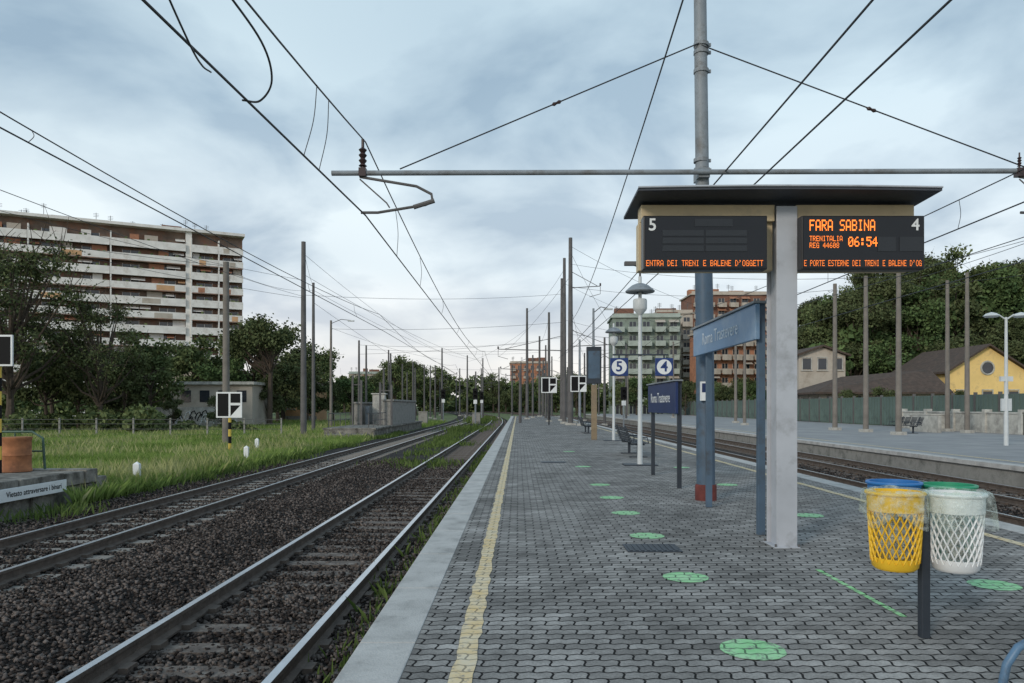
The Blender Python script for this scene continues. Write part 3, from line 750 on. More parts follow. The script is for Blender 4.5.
# ------------------------------------------------------------------ masts & wires
gm='overhead line masts'
def mast(x,y,z0,zt,r=.14,m=None,label='tall slim grey overhead line mast',arms=(),lamp=None,r1=None):
    e=empty('catenary_mast',(x,y,z0),label,'mast',gm); m=m or m_poled; h=zt-z0
    b=MB(); b.tube([(0,0,0),(0,0,h*.5),(0,0,h)],[r,r*.85,(r1 or r*.65)],10); b.make('pole',[m],e,smooth=True)
    b=MB(); b.box(-r*1.8,r*1.8,-r*1.8,r*1.8,-.1,.18); b.make('footing',[m_concl],e)
    for az,dx in arms:
        b=MB(); ib=MB()
        s=1 if dx>0 else -1
        b.cyl((0,0,az-z0),(dx,0,az-z0+.15),.035,n=6); b.cyl((0,0,az-z0+1.4),(dx*.9,0,az-z0+.17),.025,n=6)
        b.tube([(dx,0,az-z0+.1),(dx,0,az-z0-.5),(dx-s*.9,0,az-z0-.75)],.025,5)
        ib.lathe([(.03,0),(.09,.03),(.05,.08),(.09,.12),(.05,.17),(.09,.21),(.03,.26)],(dx,0,az-z0+.15),8)
        br=b.make('bracket_arm',[m_poled],e); ib.make('insulator',[m_insul],br)
    if lamp:
        b=MB(); b.tube([(0,0,h-.3),(lamp*.5,0,h+.1),(lamp,0,h)],.03,6); b.make('lamp_arm',[m_poled],e)
        b=MB(); b.box(lamp-.3,lamp+.3,-.12,.12,h-.1,h); b.make('lamp_head',[m_lampw],e)
    return e
mast(-15,38,-.6,9.0,.2,m_pole,'weathered grey concrete pole in the tall grass',r1=.15)
mast(-14.5,50,-.6,12.7,.22,m_poled,'tall dark concrete mast beside the grass field',r1=.15)
mast(-16.6,60,-.6,11.6,.16,m_poled); mast(-17.7,70,-.6,9.7,.15,m_pole,'concrete lamp mast with short arm beside the field',lamp=1.9)
mast(-17.2,80,-.6,8.7,.15); mast(-19.5,95,-.6,9.4,.16); mast(-21,120,-.6,10.7,.18); mast(-11.3,110,-.6,10.2,.16,arms=((6.2,2.2),))
mast(-9.6,140,-.6,11.2,.18,arms=((6.2,2.2),)); mast(-13,165,-.6,10,.18,arms=((6.2,2),)); mast(-12.5,88,-.6,6.8,.13); mast(-16,135,-.6,9,.16); mast(-19,150,-.6,10,.18)
mast(1.1,90,0,13.5,.19,arms=((6,-3.2),)); mast(3.14,75,0,11.1,.17)
mast(4.4,62,0,15.7,.24,m_poled,'tall grey mast with bracket arms on the platform',arms=((11.5,2.5),(6.6,3.4)))
mast(4.2,67,0,15.0,.2,m_poled,arms=((6.6,-6.0),)); mast(4.75,80,0,15.4,.22); mast(5.0,60,0,7.0,.12,m_polesteel,'short lamp post on the platform')
mast(3.2,110,0,12,.2,arms=((6,-5),(6,4.5))); mast(.5,125,-.6,9,.16); mast(-1.2,150,-.6,10,.2); mast(4.6,135,-.6,10,.18); mast(2.0,100,0,8.5,.15); mast(5.1,50,0,8.2,.11,m_polesteel,'short lamp post on the platform',lamp=1.0)
for x,y,t,a in ((-5.8,122,9.5,2),(-7.2,145,9,2),(-9.8,172,9.5,2.2),(-13.5,195,9.5,2),(-18,215,9.5,2),(-18.8,178,8.5,2.2),(-23,205,9,2),(-24,170,8,0),(-27,190,8.5,0),(3.6,96,9.5,0),(5.4,118,9.5,3),(5.2,160,9.5,2.5),(14.2,130,9.5,-2.5),(13.9,95,9.5,-2),(-13.8,76,5.5,0),(-14.6,105,7,0),(-6,105,6.5,0),(.2,70,5.0,0),(-15.5,90,8,0),(-14,125,8.5,2),(-17.5,112,8,0),(-3.4,132,8.5,0),(1.8,140,8.5,0),(-21,140,8,0)):
    mast(x,y,-.6,t,.15,arms=((6,a),) if a else ())
for x,y,t in ((21,49,9.7),(21.4,45.5,9.6),(21.1,41,9.1)): mast(x,y,0,t,.17,m_pole,'slender brown concrete pole on the far platform',r1=.12)
for x,y,t in ((27,46.5,9.5),(26.6,43.8,9.5),(20.6,70,10.5),(20.8,84,10),(21,100,10.3),(17.5,118,10),(19,62,7)):
    mast(x,y,0,t,.15,m_pole,'slender brown concrete pole on the far platform',r1=.1)
for x,y in ((-20,240),(10,150),(9.9,110),(9.95,85)): mast(x,y,-.6,9.5,.17,arms=((6,2),(6,-2)))
def signal(x,y,z0,h,label='small railway signal with dark round-hooded head'):
    e=empty('railway_signal',(x,y,z0),label,'railway signal','railway signals')
    b=MB(); b.cyl((0,0,0),(0,0,h),.07,n=8); b.make('post',[m_polesteel],e)
    b=MB(); b.box(-.28,.28,-.12,.1,h-.2,h+1.0); b.make('signal_head',[m_blackyel],e,bevel=.03)
    for q in (.15,.6):
        b=MB(); b.lathe([(.11,0),(.13,.18)],(0,0,0),12); b.make('hood',[m_blackyel],e,(0,-.12,h+q),rot=(math.pi/2,0,0))
    b=MB(); b.box(-.2,.2,-.08,-.03,h-.75,h-.3); b.make('number_plate',[m_white],e)
signal(-4.85,84,-.6,3.2); signal(-9.9,98,-.6,3.4); signal(-5.5,112,-.6,3.4); signal(10,70,-.6,3.0)

e=empty('street_lamp',(19.8,30,0),'pale double headed lamp post on the far platform','street lamp')
b=MB(); b.tube([(0,0,0),(0,0,5.2)],[.09,.05],10); b.make('pole',[m_lampw],e,smooth=True)
for s in (-1,1):
    b=MB(); b.tube([(0,0,5.1),(s*.3,0,5.3),(s*.55,0,5.3)],.03,6); b.lathe([(.0,.16),(.2,.1),(.3,0),(.24,-.05),(0,-.06)],(s*.6,0,5.25),14); b.make('lamp_head',[m_lampw],e,smooth=True)
b=MB(); b.box(-.25,.25,-.06,.06,2.6,2.8); b.make('notice_plate',[m_lampw],e)
b=MB(); b.box(-.2,.2,-.05,.05,1.4,1.9); b.make('notice_plate',[m_lampw],e)

def wire(p0,p1,sag=0,r=.012,n=20,label='thin dark overhead wire above the tracks'):
    p0=Vector(p0);p1=Vector(p1); pts=[]
    for i in range(n+1):
        t=i/n; p=p0.lerp(p1,t); p.z-=4*sag*t*(1-t); pts.append(p)
    o=MB().tube(pts,r,5).make('overhead_wire',[m_wire],smooth=True); tag(o,label,'wire','overhead line wires'); return o
def path(pts,r,label='curved hanging jumper wire between overhead wires',m=None):
    P=[Vector(p) for p in pts]; P=[P[0]*2-P[1]]+P+[P[-1]*2-P[-2]]; out=[]
    for i in range(1,len(P)-2):
        for k in range(8):
            t=k/8; a,b_,c,d_=P[i-1:i+3]
            out.append(.5*((2*b_)+(c-a)*t+(2*a-5*b_+4*c-d_)*t*t+(3*b_-a-3*c+d_)*t**3))
    out.append(P[-2]); o=MB().tube(out,r,6).make('jumper_wire',[m or m_wire],smooth=True)
    tag(o,label,'wire','overhead line wires'); return o
cl='contact wire above the track beside the platform'
wire((-3.95,-10,4.85),(-2.6,12.6,4.85),.0,.014,label=cl); wire((-2.6,12.6,4.85),(-2.9,62,4.85),.05,.013,label=cl)
wire((-2.9,62,4.85),(-2.9,110,4.85),.05,.014,label=cl); wire((-2.9,110,4.85),(-6.2,165,4.85),.05,.016,label=cl)
ml='sagging messenger wire carrying the contact wire'
wire((-2.95,-32,6.2),(-2.6,12.6,6.1),1.35,.012,30,label=ml); wire((-2.6,12.6,6.1),(-2.8,62,6.2),1.0,.012,label=ml)
wire((-2.8,62,6.2),(-2.9,110,6.2),.9,.013,label=ml); wire((-2.9,110,6.2),(-6.2,165,6.2),.9,.015,label=ml)
for x,z1,z2 in ((-7.1,5.45,6.3),(8.35,4.95,6.2),(11.7,4.95,6.2)):
    wire((x-.2,-5,z1),(x+.2,38,z1),0,.013); wire((x+.2,38,z1),(x-.2,84,z1),0,.013); wire((x-.2,84,z1),(x+off(130),130,z1),0,.015); wire((x+off(130),130,z1),(x+off(190),190,z1),0,.018)
    wire((x,-8,z2),(x,38,z2),.7,.011); wire((x,38,z2),(x,84,z2),.9,.011); wire((x,84,z2),(x+off(130),130,z2),.9,.014); wire((x+off(130),130,z2),(x+off(190),190,z2),.9,.016)
wire((-12,5,6.4),(-14.5,50,9),.3,.01); wire((-15,38,8.6),(-16.6,60,11),.4,.01); wire((-14.5,50,12.2),(-16.6,60,11.2),.2,.01)
wire((-30,20,9.5),(-15,38,8.8),.5,.01)
for z_ in (8.9,10.1): wire((-30,20,z_+1.5),(-14.5,50,z_),.6,.011)
wire((-14.5,50,9.1),(3.9,62,11.0),.35,.012,label='cross span wire between masts')
for a,bb in (((-17.2,80,8.2),(1.1,90,9.2)),((-19.5,95,8.9),(3.6,96,8.9)),((-17.7,70,8.9),(4.2,67,9.2)),((-11.3,110,9.6),(3.2,110,9.6)),((-17.2,80,7.2),(4.75,80,9)),((-16,135,8.5),(4.6,135,8.5)),((4.4,62,7.6),(20.6,70,8)),((5.4,118,9),(14.2,130,9)),((3.6,96,9),(13.9,95,9))):
    wire(a,bb,.3,.014,label='cross span wire between masts')
wire((-14.5,50,11.9),(-11.3,110,9.6),.7,.012); wire((-16.6,60,11),(-9.6,140,10.5),.8,.013); wire((-17.7,70,9),(-11.3,110,8.5),.4,.012); wire((-14.5,50,10.5),(-5.8,122,9),.8,.013); wire((-16.6,60,10),(-18.8,178,8),.8,.014)
wire((3.5,-14,5.9),(3.4,62,5.6),.3,.013,label='feeder wire running above the platform'); wire((3.9,-14,5.4),(3.7,62,5.8),.38,.013,label='feeder wire running above the platform')
wire((1.3,-6,7.0),(4.2,62,8.6),1.5,.012,30,label='feeder wire running above the platform')
for a in (((4.4,62,13.5),(21.1,41,8.8)),((4.4,62,11.6),(21,49,9.3)),((4.4,62,15),(20.6,70,10)),((4.75,80,15),(20.8,84,9.7)),((4.75,80,11),(19,62,6.8)),((21,49,9.3),(21,84,9.3)),((21.1,41,8.8),(26.6,43.8,9)),((4.4,62,9),(9.95,85,8)),((4.4,62,12.5),(-2.8,110,9)),((4.2,67,14),(1.1,90,13)),((4.4,62,10.2),(9.9,110,8.7)),((1.1,90,11),(-9.6,140,10)),((3.14,75,10.5),(3.2,110,11)),((4.4,62,14.5),(13.9,95,9)),((4.4,62,8.2),(13.9,95,7)),((-5.8,122,9),(-9.8,172,9)),((5.4,118,9),(5.2,160,9))):
    wire(a[0],a[1],.6,.013)
wire((21.1,41,9),(24,8,9.5),.5,.012); wire((21.1,41,8.4),(18,8,8.6),.5,.012); wire((27,46.5,9.3),(34,20,9),.5,.012)
path([(-2.62,6.4,5.32),(-2.5,7.2,5.15),(-2.53,7.6,4.95),(-2.72,7.8,4.82),(-2.93,7.86,4.85)],.011)
path([(-2.64,5.0,5.2),(-2.75,5.6,4.95),(-2.85,6.4,4.75),(-2.95,6.9,4.78),(-2.99,7.2,4.85)],.009)
for y in (9.6,10.2,16,20,26,33,40,48,56):
    if y<12.6: t=(y+32)/44.6; zz=6.2-.1*t-4*1.35*t*(1-t); x=-2.61
    else: t=(y-12.6)/49.4; zz=6.1+.1*t-4*1.0*t*(1-t); x=-2.65
    xc=-2.6-.06*max(0,12.6-y)-.006*max(0,y-12.6)
    path([(x,y,zz),((x+xc)/2+.04,y,(zz+4.85)/2),(xc,y,4.85)],.006,'thin dropper wire between messenger and contact wire')
for x,z1,z2,sg,ys,y0,Ln in ((-7.1,5.45,6.3,.7,(10.8,18,25,32),-8,46),(8.35,4.95,6.2,.7,(14,20,27,34),-8,46)):
    for y in ys:
        t=(y-y0)/Ln; zz=z2-4*sg*t*(1-t); path([(x,y,zz),(x+.03,y,(zz+z1)/2),(x-.2+.4*(y+5)/43,y,z1)],.006,'thin dropper wire between messenger and contact wire')

# ------------------------------------------------------------------ main pole with cantilever
e=empty('catenary_mast',(3.2,12.6,0),'tall grey steel tube mast with rust red base on the platform','mast',gm)
b=MB(); b.tube([(0,0,.25),(-.02,0,3),(-.05,0,4.6)],[.155,.15,.145],20,0); b.tube([(-.05,0,4.6),(-.08,0,7),(-.12,0,10.5)],[.115,.11,.1],20,1); b.make('pole',[m_bluegrey,m_polesteel],e,smooth=True)
b=MB(); b.lathe([(.18,0),(.18,.24),(.165,.27),(.155,.27)],n=20); b.make('base_collar',[m_red],e,smooth=True)
cf=None
for z_ in (5.62,5.78,7.3,7.62,7.75):
    if cf is None:
        b=MB(); b.lathe([(.105,-.03),(.128,-.03),(.128,.03),(.105,.03)],(0,0,0),16); b.box(.12,.165,-.02,.02,-.025,.025); cf=b.make('clamp',[m_polesteel],e,(-.075,0,z_))
    else: part_copies(cf,[(-.08,0,z_)])
b=MB(); b.box(-.17,.02,-.2,.17,5.44,5.6); b.make('bracket',[m_polesteel],e)
b=MB(); b.tube([(-6.32,-.21,5.50),(-.1,-.21,5.52),(9.0,-.21,5.55)],.045,10); b.make('cross_tube',[m_polesteel],e,smooth=True)
for dx,q in ((-5.8,1),(5.2,.5)):
    b=MB(); b.lathe([(r*q,z_*q) for r,z_ in [(.03,-.14),(.03,-.02),(.07,0),(.035,.04),(.07,.09),(.035,.13),(.07,.18),(.035,.22),(.07,.27),(.025,.31),(.025,.45)]],(dx,-.21,5.62),12); b.box(dx-.06,dx+.06,-.27,-.15,5.44,5.58)
    b.make('insulator',[m_insul],e,smooth=True)
for dx in (-5.85,5.2):
    b=MB(); b.tube([(dx,-.21,5.44),(dx+.35,-.21,5.38),(dx+.95,-.21,5.28),(dx+1.2,-.21,5.15),(dx+1.22,-.21,5.02),(dx+1.1,-.21,4.97),(dx+.3,-.21,4.84),(dx+.02,-.21,4.84)],.024,8)
    b.tube([(dx,-.21,5.4),(dx+.45,-.21,5.0),(dx+.5,-.21,4.92)],.012,6)
    b.tube([(dx+.9,-.21,4.93),(dx+1.25,-.21,5.04)],.04,8); b.make('registration_arm',[m_poled],e,smooth=True)
gl_='guy wire with small insulator bracing the cross tube'
wire((3.1,12.5,7.75),(-1.98,12.39,5.57),.0,.012,4,gl_); wire((3.1,12.5,7.7),(8.5,12.39,5.6),.0,.012,4,gl_)
for p in ((.65,12.45,6.7),(5.95,12.45,6.59)):
    b=MB(); sl=Vector((5.08,0,2.18)).normalized() if p[0]<3 else Vector((5.4,0,-2.1)).normalized(); q=Vector(p)
    b.tube([q-sl*.09,q-sl*.05,q,q+sl*.05,q+sl*.09],[.01,.035,.02,.035,.01],8); tag(b.make('wire_insulator',[m_insul],smooth=True),'small dark egg insulator on a guy wire','insulator','guy wire insulators')
b=MB(); b.box(-.09,.09,-.03,.03,-.16,.16,0); b.box(-.07,.07,-.035,-.031,-.02,.13,1); b.make('number_plate',[m_white,m_navy],e,(-.05,-.19,1.85))

# ------------------------------------------------------------------ display gantry
e=empty('departure_board_stand',(3.04,8.52,0),'grey steel column carrying a canopy and two departure boards','departure board')
b=MB(); b.box(-.12,.115,-.17,-.145,0,3.86); b.box(-.12,.115,.145,.17,0,3.86); b.box(-.08,.08,-.1445,.1445,0,3.86)
b.box(-.15,.14,-.2,.2,-.02,.012); b.make('column',[m_steel],e,bevel=.005)
b=MB(); b.cyl((0,0,0),(0,0,.03),.012,n=6); bf=b.make('anchor_bolt',[m_poled],e,(-.135,-.185,.012)); part_copies(bf,[(.127,-.185,.012),(-.135,.185,.012),(.127,.185,.012)])
b=MB(); n=10; x0,x1=-1.74,1.55; vs=[]
for i in range(n+1):
    t=i/n; x=x0+(x1-x0)*t; ar=.018*(1-(2*t-1)**2)
    vs+=[(x,-.52,3.93+ar),(x,-.52,3.96+ar),(x,.58,3.895+ar),(x,.58,3.925+ar)]
fs=[(1,0,2,3),(n*4,n*4+1,n*4+3,n*4+2)]
for i in range(n):
    a=i*4; c=a+4; fs+=[(a,c,c+1,a+1),(a+1,c+1,c+3,a+3),(a+3,c+3,c+2,a+2),(a+2,c+2,c,a)]
b.add(vs,fs); b.make('canopy',[m_roofd],e)
b=MB(); b.tube([(x0+(x1-x0)*i/n,-.53,3.965+.018*(1-(2*i/n-1)**2)) for i in range(n+1)],.012,6); b.make('canopy_trim',[m_steel],e)
b=MB(); b.box(-1.64,-.125,-.12,.12,3.70,3.885); b.make('cream_beam',[m_cream],e,bevel=.005)
b=MB(); b.box(.12,1.46,-.12,.12,3.70,3.885); b.make('cream_beam',[m_cream],e,bevel=.005)
for u0,u1 in ((-1.66,-.125),(.12,1.46)):
    b=MB(); b.box(u0,u1,-.05,.12,3.15,3.697); b.make('cream_backing',[m_cream],e,bevel=.005)
def board(cx,w,parent):
    o=MB(); o.box(-w/2,w/2,-.16,0,0,.60,0); bd=o.make('departure_board',[m_black],parent,(cx,-.13,3.12),bevel=.01)
    b=MB(); b.box(-w/2+.02,w/2-.02,-.166,-.161,.02,.58); b.make('screen',[m_screen],bd)
    return bd
bd=board(-.955,1.38,e); Y=-.17
text('5',.19,m_white,bd,(-.59,Y,.49),bold=.003)
b=MB(); b.box(0,.46,Y-.002,Y+.003,0,.065); cf=b.make('screen_row',[m_cell],bd,(-.48,0,.37)); part_copies(cf,[(-.48,0,.285),(-.48,0,.2),(0,0,.37),(0,0,.285),(0,0,.2)])
b=MB(); b.box(-.12,.3,Y-.002,Y+.003,.475,.56); b.make('screen_clock',[m_cell],bd)
led("ENTRA DEI TRENI E BALENE D'OGGETT",-.66,.1,.0066,.0095,bd,Y-.003,fill=.72)
bd=board(.80,1.37,e)
text('4',.18,m_white,bd,(.58,Y,.49),bold=.003)
led('FARA SABINA',-.60,.55,.0112,.0175,bd,Y-.003,fill=.95)
led('06:54',-.17,.36,.0112,.0155,bd,Y-.003,fill=.95)
led('TRENITALIA',-.60,.37,.0062,.0085,bd,Y-.003); led('REG 44608',-.60,.295,.0062,.0085,bd,Y-.003)
led("E PORTE ESTERNE DEI TRENI E BALENE D'OG",-.66,.1,.0056,.0095,bd,Y-.003,fill=.72)
b=MB(); b.box(.16,.36,Y-.002,Y+.003,.2,.36); b.make('screen_row',[m_cell],bd)
b=MB(); b.box(.40,.66,Y-.002,Y+.003,.2,.36); b.make('screen_row',[m_cell],bd)

def depth_sign(x,y0,y1,z0,z1,ext,txt,ts,mp,mpost,label,ph,pw=.04,ml=None):
    e=empty('station_sign',(x,y0,0),label,'sign','station name signs')
    for dy in (0,y1-y0):
        b=MB(); b.box(-pw,pw,dy-.04,dy+.04,0,ph); b.make('post',[mpost],e,bevel=.006)
    b=MB(); b.box(-pw-.06,-pw-.005,-.12,y1-y0+ext,z0,z1); b.make('name_panel',[mp],e,bevel=.008)
    text(txt,ts,ml or m_white,e,(-pw-.064,(y1-y0+ext)/2,(z0+z1)/2),rot=(math.pi/2,0,-math.pi/2))
    b=MB(); b.box(-pw-.09,pw,-.15,y1-y0+ext+.04,z1+.003,z1+.03); b.make('panel_cap',[m_polesteel],e)
m_signb=mat('faded_blue_sign',(.15,.27,.44),.4,.12,1.2,col2=(.26,.37,.5),amt=.4,c2scale=1.5)
m_faint=mat('faded_lettering',(.6,.67,.74),.6,.15,6)
depth_sign(3.02,9.2,11.7,2.42,2.86,.6,'Roma Trastevere',.27,m_signb,m_bluegrey,'blue grey station name panel on two posts beside the mast',2.9,.045,m_faint)
depth_sign(3.14,14.4,17.2,1.45,2.08,.1,'Roma Trastevere',.3,m_navy,m_dkpost,'dark navy station name panel on two dark posts',2.12)

def dome_lamp(x,y,h,label):
    e=empty('street_lamp',(x,y,0),label,'street lamp','platform lamps')
    b=MB(); b.tube([(0,0,0),(0,0,1.2),(0,0,h-.2)],[.075,.06,.045],10); b.make('pole',[m_lampw],e,smooth=True)
    b=MB(); b.lathe([(.02,.22),(.1,.21),(.22,.16),(.33,.07),(.4,0),(.38,-.03),(.1,-.03)],(0,0,h-.6),20); b.make('lamp_shade',[m_polesteel],e,smooth=True)
    b=MB(); b.lathe([(.17,-.06),(.19,-.1),(.19,-.32),(.17,-.36),(.05,-.5)],(0,0,h-.75),16); b.make('lamp_globe',[m_lampw],e,smooth=True)
    b=MB(); b.box(-.45,.45,-.25,.25,0,.03); b.make('base_plate',[m_dkpost],e)
    return e
lp=dome_lamp(3.3,20,5.3,'white dome topped lamp post carrying platform number signs')
dome_lamp(4.4,34,5.6,'small dome lamp post further along the platform')
b=MB(); b.tube([(0,0,4.9),(0,0,5.35),(-.25,0,5.45)],.03,6); b.box(-.42,-.1,-.08,.08,5.4,5.5); b.make('camera_bracket',[m_poled],lp)
b=MB(); b.tube([(-.75,-.08,2.98),(.75,-.08,2.98)],.022,6); b.make('sign_bar',[m_dkpost],lp)
m_signn=mat('number_sign_blue',(.018,.045,.17),.45,.1,3)
def numsign(n,loc,s,label):
    e=empty('platform_number_sign',loc,label,'sign','platform number signs')
    b=MB(); b.box(-s/2,s/2,-.03,.03,-s/2,s/2); b.make('sign_panel',[m_signn],e,bevel=.008)
    vs=[(0,-.034,0)]+[(s*.42*math.cos(a*.2618),-.034,s*.42*math.sin(a*.2618)) for a in range(24)]
    b=MB().add(vs,[(0,k%24+1,(k+1)%24+1) for k in range(24)]); b.make('white_disc',[m_white],e)
    text(n,s*.8,m_signn,e,(0,-.037,0),bold=.008)
    b=MB(); b.box(-.02,.02,-.02,.02,s/2,s/2+.1); b.make('hanger',[m_dkpost],e)
numsign('4',(3.93,19.9,2.65),.48,'navy square sign with white disc reading 4')
numsign('5',(2.72,19.9,2.65),.48,'navy square sign with white disc reading 5')

e=empty('information_board',(3.6,35,0),'tall dark information panel on a tan post','sign')
b=MB(); b.box(-.13,.13,-.1,.1,0,2.6); b.make('post',[m_tan],e,bevel=.01)
b=MB(); b.box(-.36,.34,-.12,.12,2.65,4.4); b.make('panel',[m_dkpost],e,bevel=.02)
b=MB(); b.box(-.28,.26,-.127,-.122,2.9,4.2); b.make('poster',[m_bluegrey],e)
m_bench=mat('dark_perforated_steel',(.03,.035,.045),.5,.2,4)
def bench(x,y,rot,label):
    e=empty('bench',(x,y,0),label,'bench','platform benches',rot)
    b=MB()
    for k in range(4):
        c=-1.05+k*.7
        for j in range(7): b.box(c-.29,c+.29,-.25+j*.07,-.2+j*.07,.43+.006*abs(j-3),.45+.006*abs(j-3))
    b.make('seat',[m_bench],e)
    b=MB()
    for k in range(4):
        c=-1.05+k*.7
        for j in range(6):
            yy=.26+j*.03; zz=.5+j*.075; b.box(c-.29,c+.29,yy,yy+.02,zz,zz+.055)
    b.make('backrest',[m_bench],e)
    for k in (-.95,.95):
        b=MB(); b.box(k-.04,k+.04,-.04,.04,0,.4); b.box(k-.05,k+.05,-.28,.28,0,.03); b.tube([(k,-.2,.4),(k,.22,.4),(k,.42,.98)],.025,6); b.make('leg',[m_dkpost],e)
    for k in (-1.4,-.35,.35,1.4):
        b=MB(); b.tube([(k,.25,.45),(k,.2,.64),(k,-.2,.64),(k,-.24,.45)],.018,6); b.make('armrest',[m_dkpost],e)
bench(3.75,24,math.radians(90),'dark perforated steel bench facing the track')
bench(4.1,44,math.radians(90),'dark perforated steel bench facing the track'); bench(23,44,math.radians(-90),'dark bench on the far platform')
def marker(x,y,z0,h,s,label,two=True,strp=True,pr=.05):
    e=empty('track_marker_board',(x,y,z0),label,'sign','black and white marker boards')
    b=MB(); k=0; z_=0
    while z_<h: b.cyl((0,0,z_),(0,0,min(h,z_+.3)),pr,n=8,m=(k%2 if strp else 0)); z_+=.3; k+=1
    b.make('post',[m_blackyel,m_hyel],e)
    b=MB(); b.box(-s/2,s/2,-.1,-.06,h-s,h,0)
    b.make('board',[m_white],e)
    b=MB(); g=s*.06
    if two:
        b.box(-s/2+g,-g/3,-.107,-.101,h-s+g,h-g,0)
        b.box(g,s/2-g,-.107,-.101,h-s*.42,h-g,0)
        b.add([(g,-.105,h-s*.52),(g,-.105,h-s+g),(s/2-g,-.105,h-s*.52)],[(0,1,2)],0)
    else: b.box(-s/2+g,s/2-g,-.107,-.101,h-s+g,h-g,0)
    b.make('black_squares',[m_blackyel],e); return e
marker(-12.35,31.7,-.6,2.8,1.1,'black and white square marker board on striped post in grass',pr=.07)
marker(-11.35,16.2,.12,3.03,.68,'black marker board with white border on striped post',False,True,.038)
marker(2.6,62,0,4.0,1.3,'black and white marker board on the platform',True,False); marker(4.9,60,0,4.05,1.3,'black and white marker board on the platform',True,False)
for x,y in ((-10.1,19.6),(-12,34),(-10.1,27.5)):
    b=MB(); b.box(-.08,.08,-.06,.06,0,.68); b.add([(-.08,-.06,.68),(.08,-.06,.68),(.08,.06,.68),(-.08,.06,.68),(0,0,.75)],[(0,1,4),(1,2,4),(2,3,4),(3,0,4)])
    tag(b.make('distance_post',[m_white],loc=(x,y,-.62)),'small white concrete distance post at the grass edge','post','small white posts')

b=MB(); rs=random.Random(9); y=11.0
while y<17.4:
    w=rs.uniform(.6,1.0); y2=min(17.5,y+w); b.box(-13,-9.95+rs.uniform(-.03,.03),y,y2-.015,-.16+rs.uniform(-.03,.0),.12+rs.uniform(-.02,.015),0); y=y2
b.box(-12.95,-10.04,11,17.45,-.66,-.2,1)
b.box(-12.9,-9.98,17.51,17.95,-.66,-.08,1); b.box(-12.9,-10.0,17.96,18.35,-.66,-.33,1)
for k in range(4): b.box(-10.037,-9.96,11.4+k*1.9,11.62+k*1.9,-.66,-.205,1)
o=b.make('platform_end',[m_concs,m_concs],bevel=.02); o['kind']='structure'
e=empty('warning_sign',(-9.915,15.15,-.12),'white warning plate fixed on the edge of the old platform','sign')
MB().box(0,.03,-1.05,1.05,-.14,.115).make('plate',[m_white],e,bevel=.004)
text('Vietato attraversare i binari',.155,m_blackyel,e,(.033,0.0,-.01),rot=(math.pi/2,0,math.pi/2),bold=.002)
b=MB(); b.lathe([(0,0),(.3,0),(.3,.05),(.285,.07),(.285,.35),(.3,.37),(.285,.39),(.285,.7),(.3,.72),(.3,.78),(0,.78)],n=20)
tag(b.make('rusty_drum',[m_dirt],loc=(-11.35,16.75,.12),smooth=True),'rusty orange drum standing on the old platform end','drum')
b=MB()
b.tube([(-12.6,17.2,.1),(-12.6,17.2,1.0),(-11.3,17.2,1.0),(-11.05,17.2,.85),(-11.0,17.2,.1)],.028,8)
b.tube([(-12.6,17.2,.55),(-11.02,17.2,.55)],.02,6); b.cyl((-11.7,17.2,.1),(-11.7,17.2,1.0),.02,n=6)
tag(b.make('railing',[m_railgreen],smooth=True),'low dark green tubular railing on the old platform end','railing')

b=MB(); b.box(-13.4,-9.9,51,76,-.66,-.05,0); b.box(-13.5,-9.8,51,76,-.047,.08,0); b.box(-13.0,-10.3,49.6,50.997,-.66,-.3,0)
o=b.make('platform_end',[m_concs],bevel=.02); o['kind']='structure'
e=empty('concrete_underpass_entrance',(-11.3,60,.08),'old concrete underpass parapets with posts and rails beside track','concrete structure')
b=MB(); b.box(-2.0,-1.5,0,11,0,1.7); b.box(-2.1,-1.4,-.1,11.1,1.703,1.85); b.make('parapet',[m_conc],e,bevel=.02)
b=MB(); b.box(.5,1.3,-1,12,0,1.9); b.box(.4,1.4,-1.1,12.1,1.903,2.05); b.make('parapet',[m_conc],e,bevel=.02)
b=MB(); b.box(-1.498,.498,7,7.3,0,1.9); b.make('back_wall',[m_concd],e)
for x_,hh,y_ in ((-2.0,4.0,-.6),(-1.3,3.6,-.6),(.4,3.4,-1.6),(1.3,3.2,-1.6),(-.6,3.4,4),(-1.7,4.4,11.5)):
    b=MB(); b.box(x_-.07,x_+.07,y_,y_+.14,0,hh); b.make('post',[m_poled],e)
b=MB(); b.box(-2.05,-1.2,-.56,-.5,3.2,3.27); b.make('rail',[m_poled],e)
b=MB(); b.box(.35,1.35,-1.56,-1.5,2.7,2.77); b.make('rail',[m_poled],e)
b=MB(); b.box(-.9,.1,2,2.8,0,2.5); b.box(-1.0,.2,1.9,2.9,2.503,2.6); b.make('cabinet',[m_concl],e)
b=MB(); b.box(-1.3,-1.0,1,1.4,0,1.5); b.make('control_box',[m_polesteel],e,bevel=.01)
for x_ in (.9,-1.9):
    b=MB(); b.tube([(x_,-8.5,0),(x_,-8.5,1.0),(x_,-1.8,1.0),(x_,-1.8,0)],.03,6); b.tube([(x_,-8.5,.5),(x_,-1.8,.5)],.025,6)
    for k in range(1,4): b.cyl((x_,-8.5+k*1.7,0),(x_,-8.5+k*1.7,1.0),.025,n=6)
    b.make('railing',[m_poled],e)
for x,y,h in ((-5.2,92,1.3),(-10.9,85,1.5),(-15,100,1.9)):
    b=MB(); b.box(-.5,.5,-.3,.3,0,h); b.box(-.55,.55,-.35,.35,h+.002,h+.08); tag(b.make('trackside_cabinet',[m_conc],loc=(x,y,-.6 if x<0 else 0)),'grey trackside equipment cabinet','cabinet','trackside cabinets')

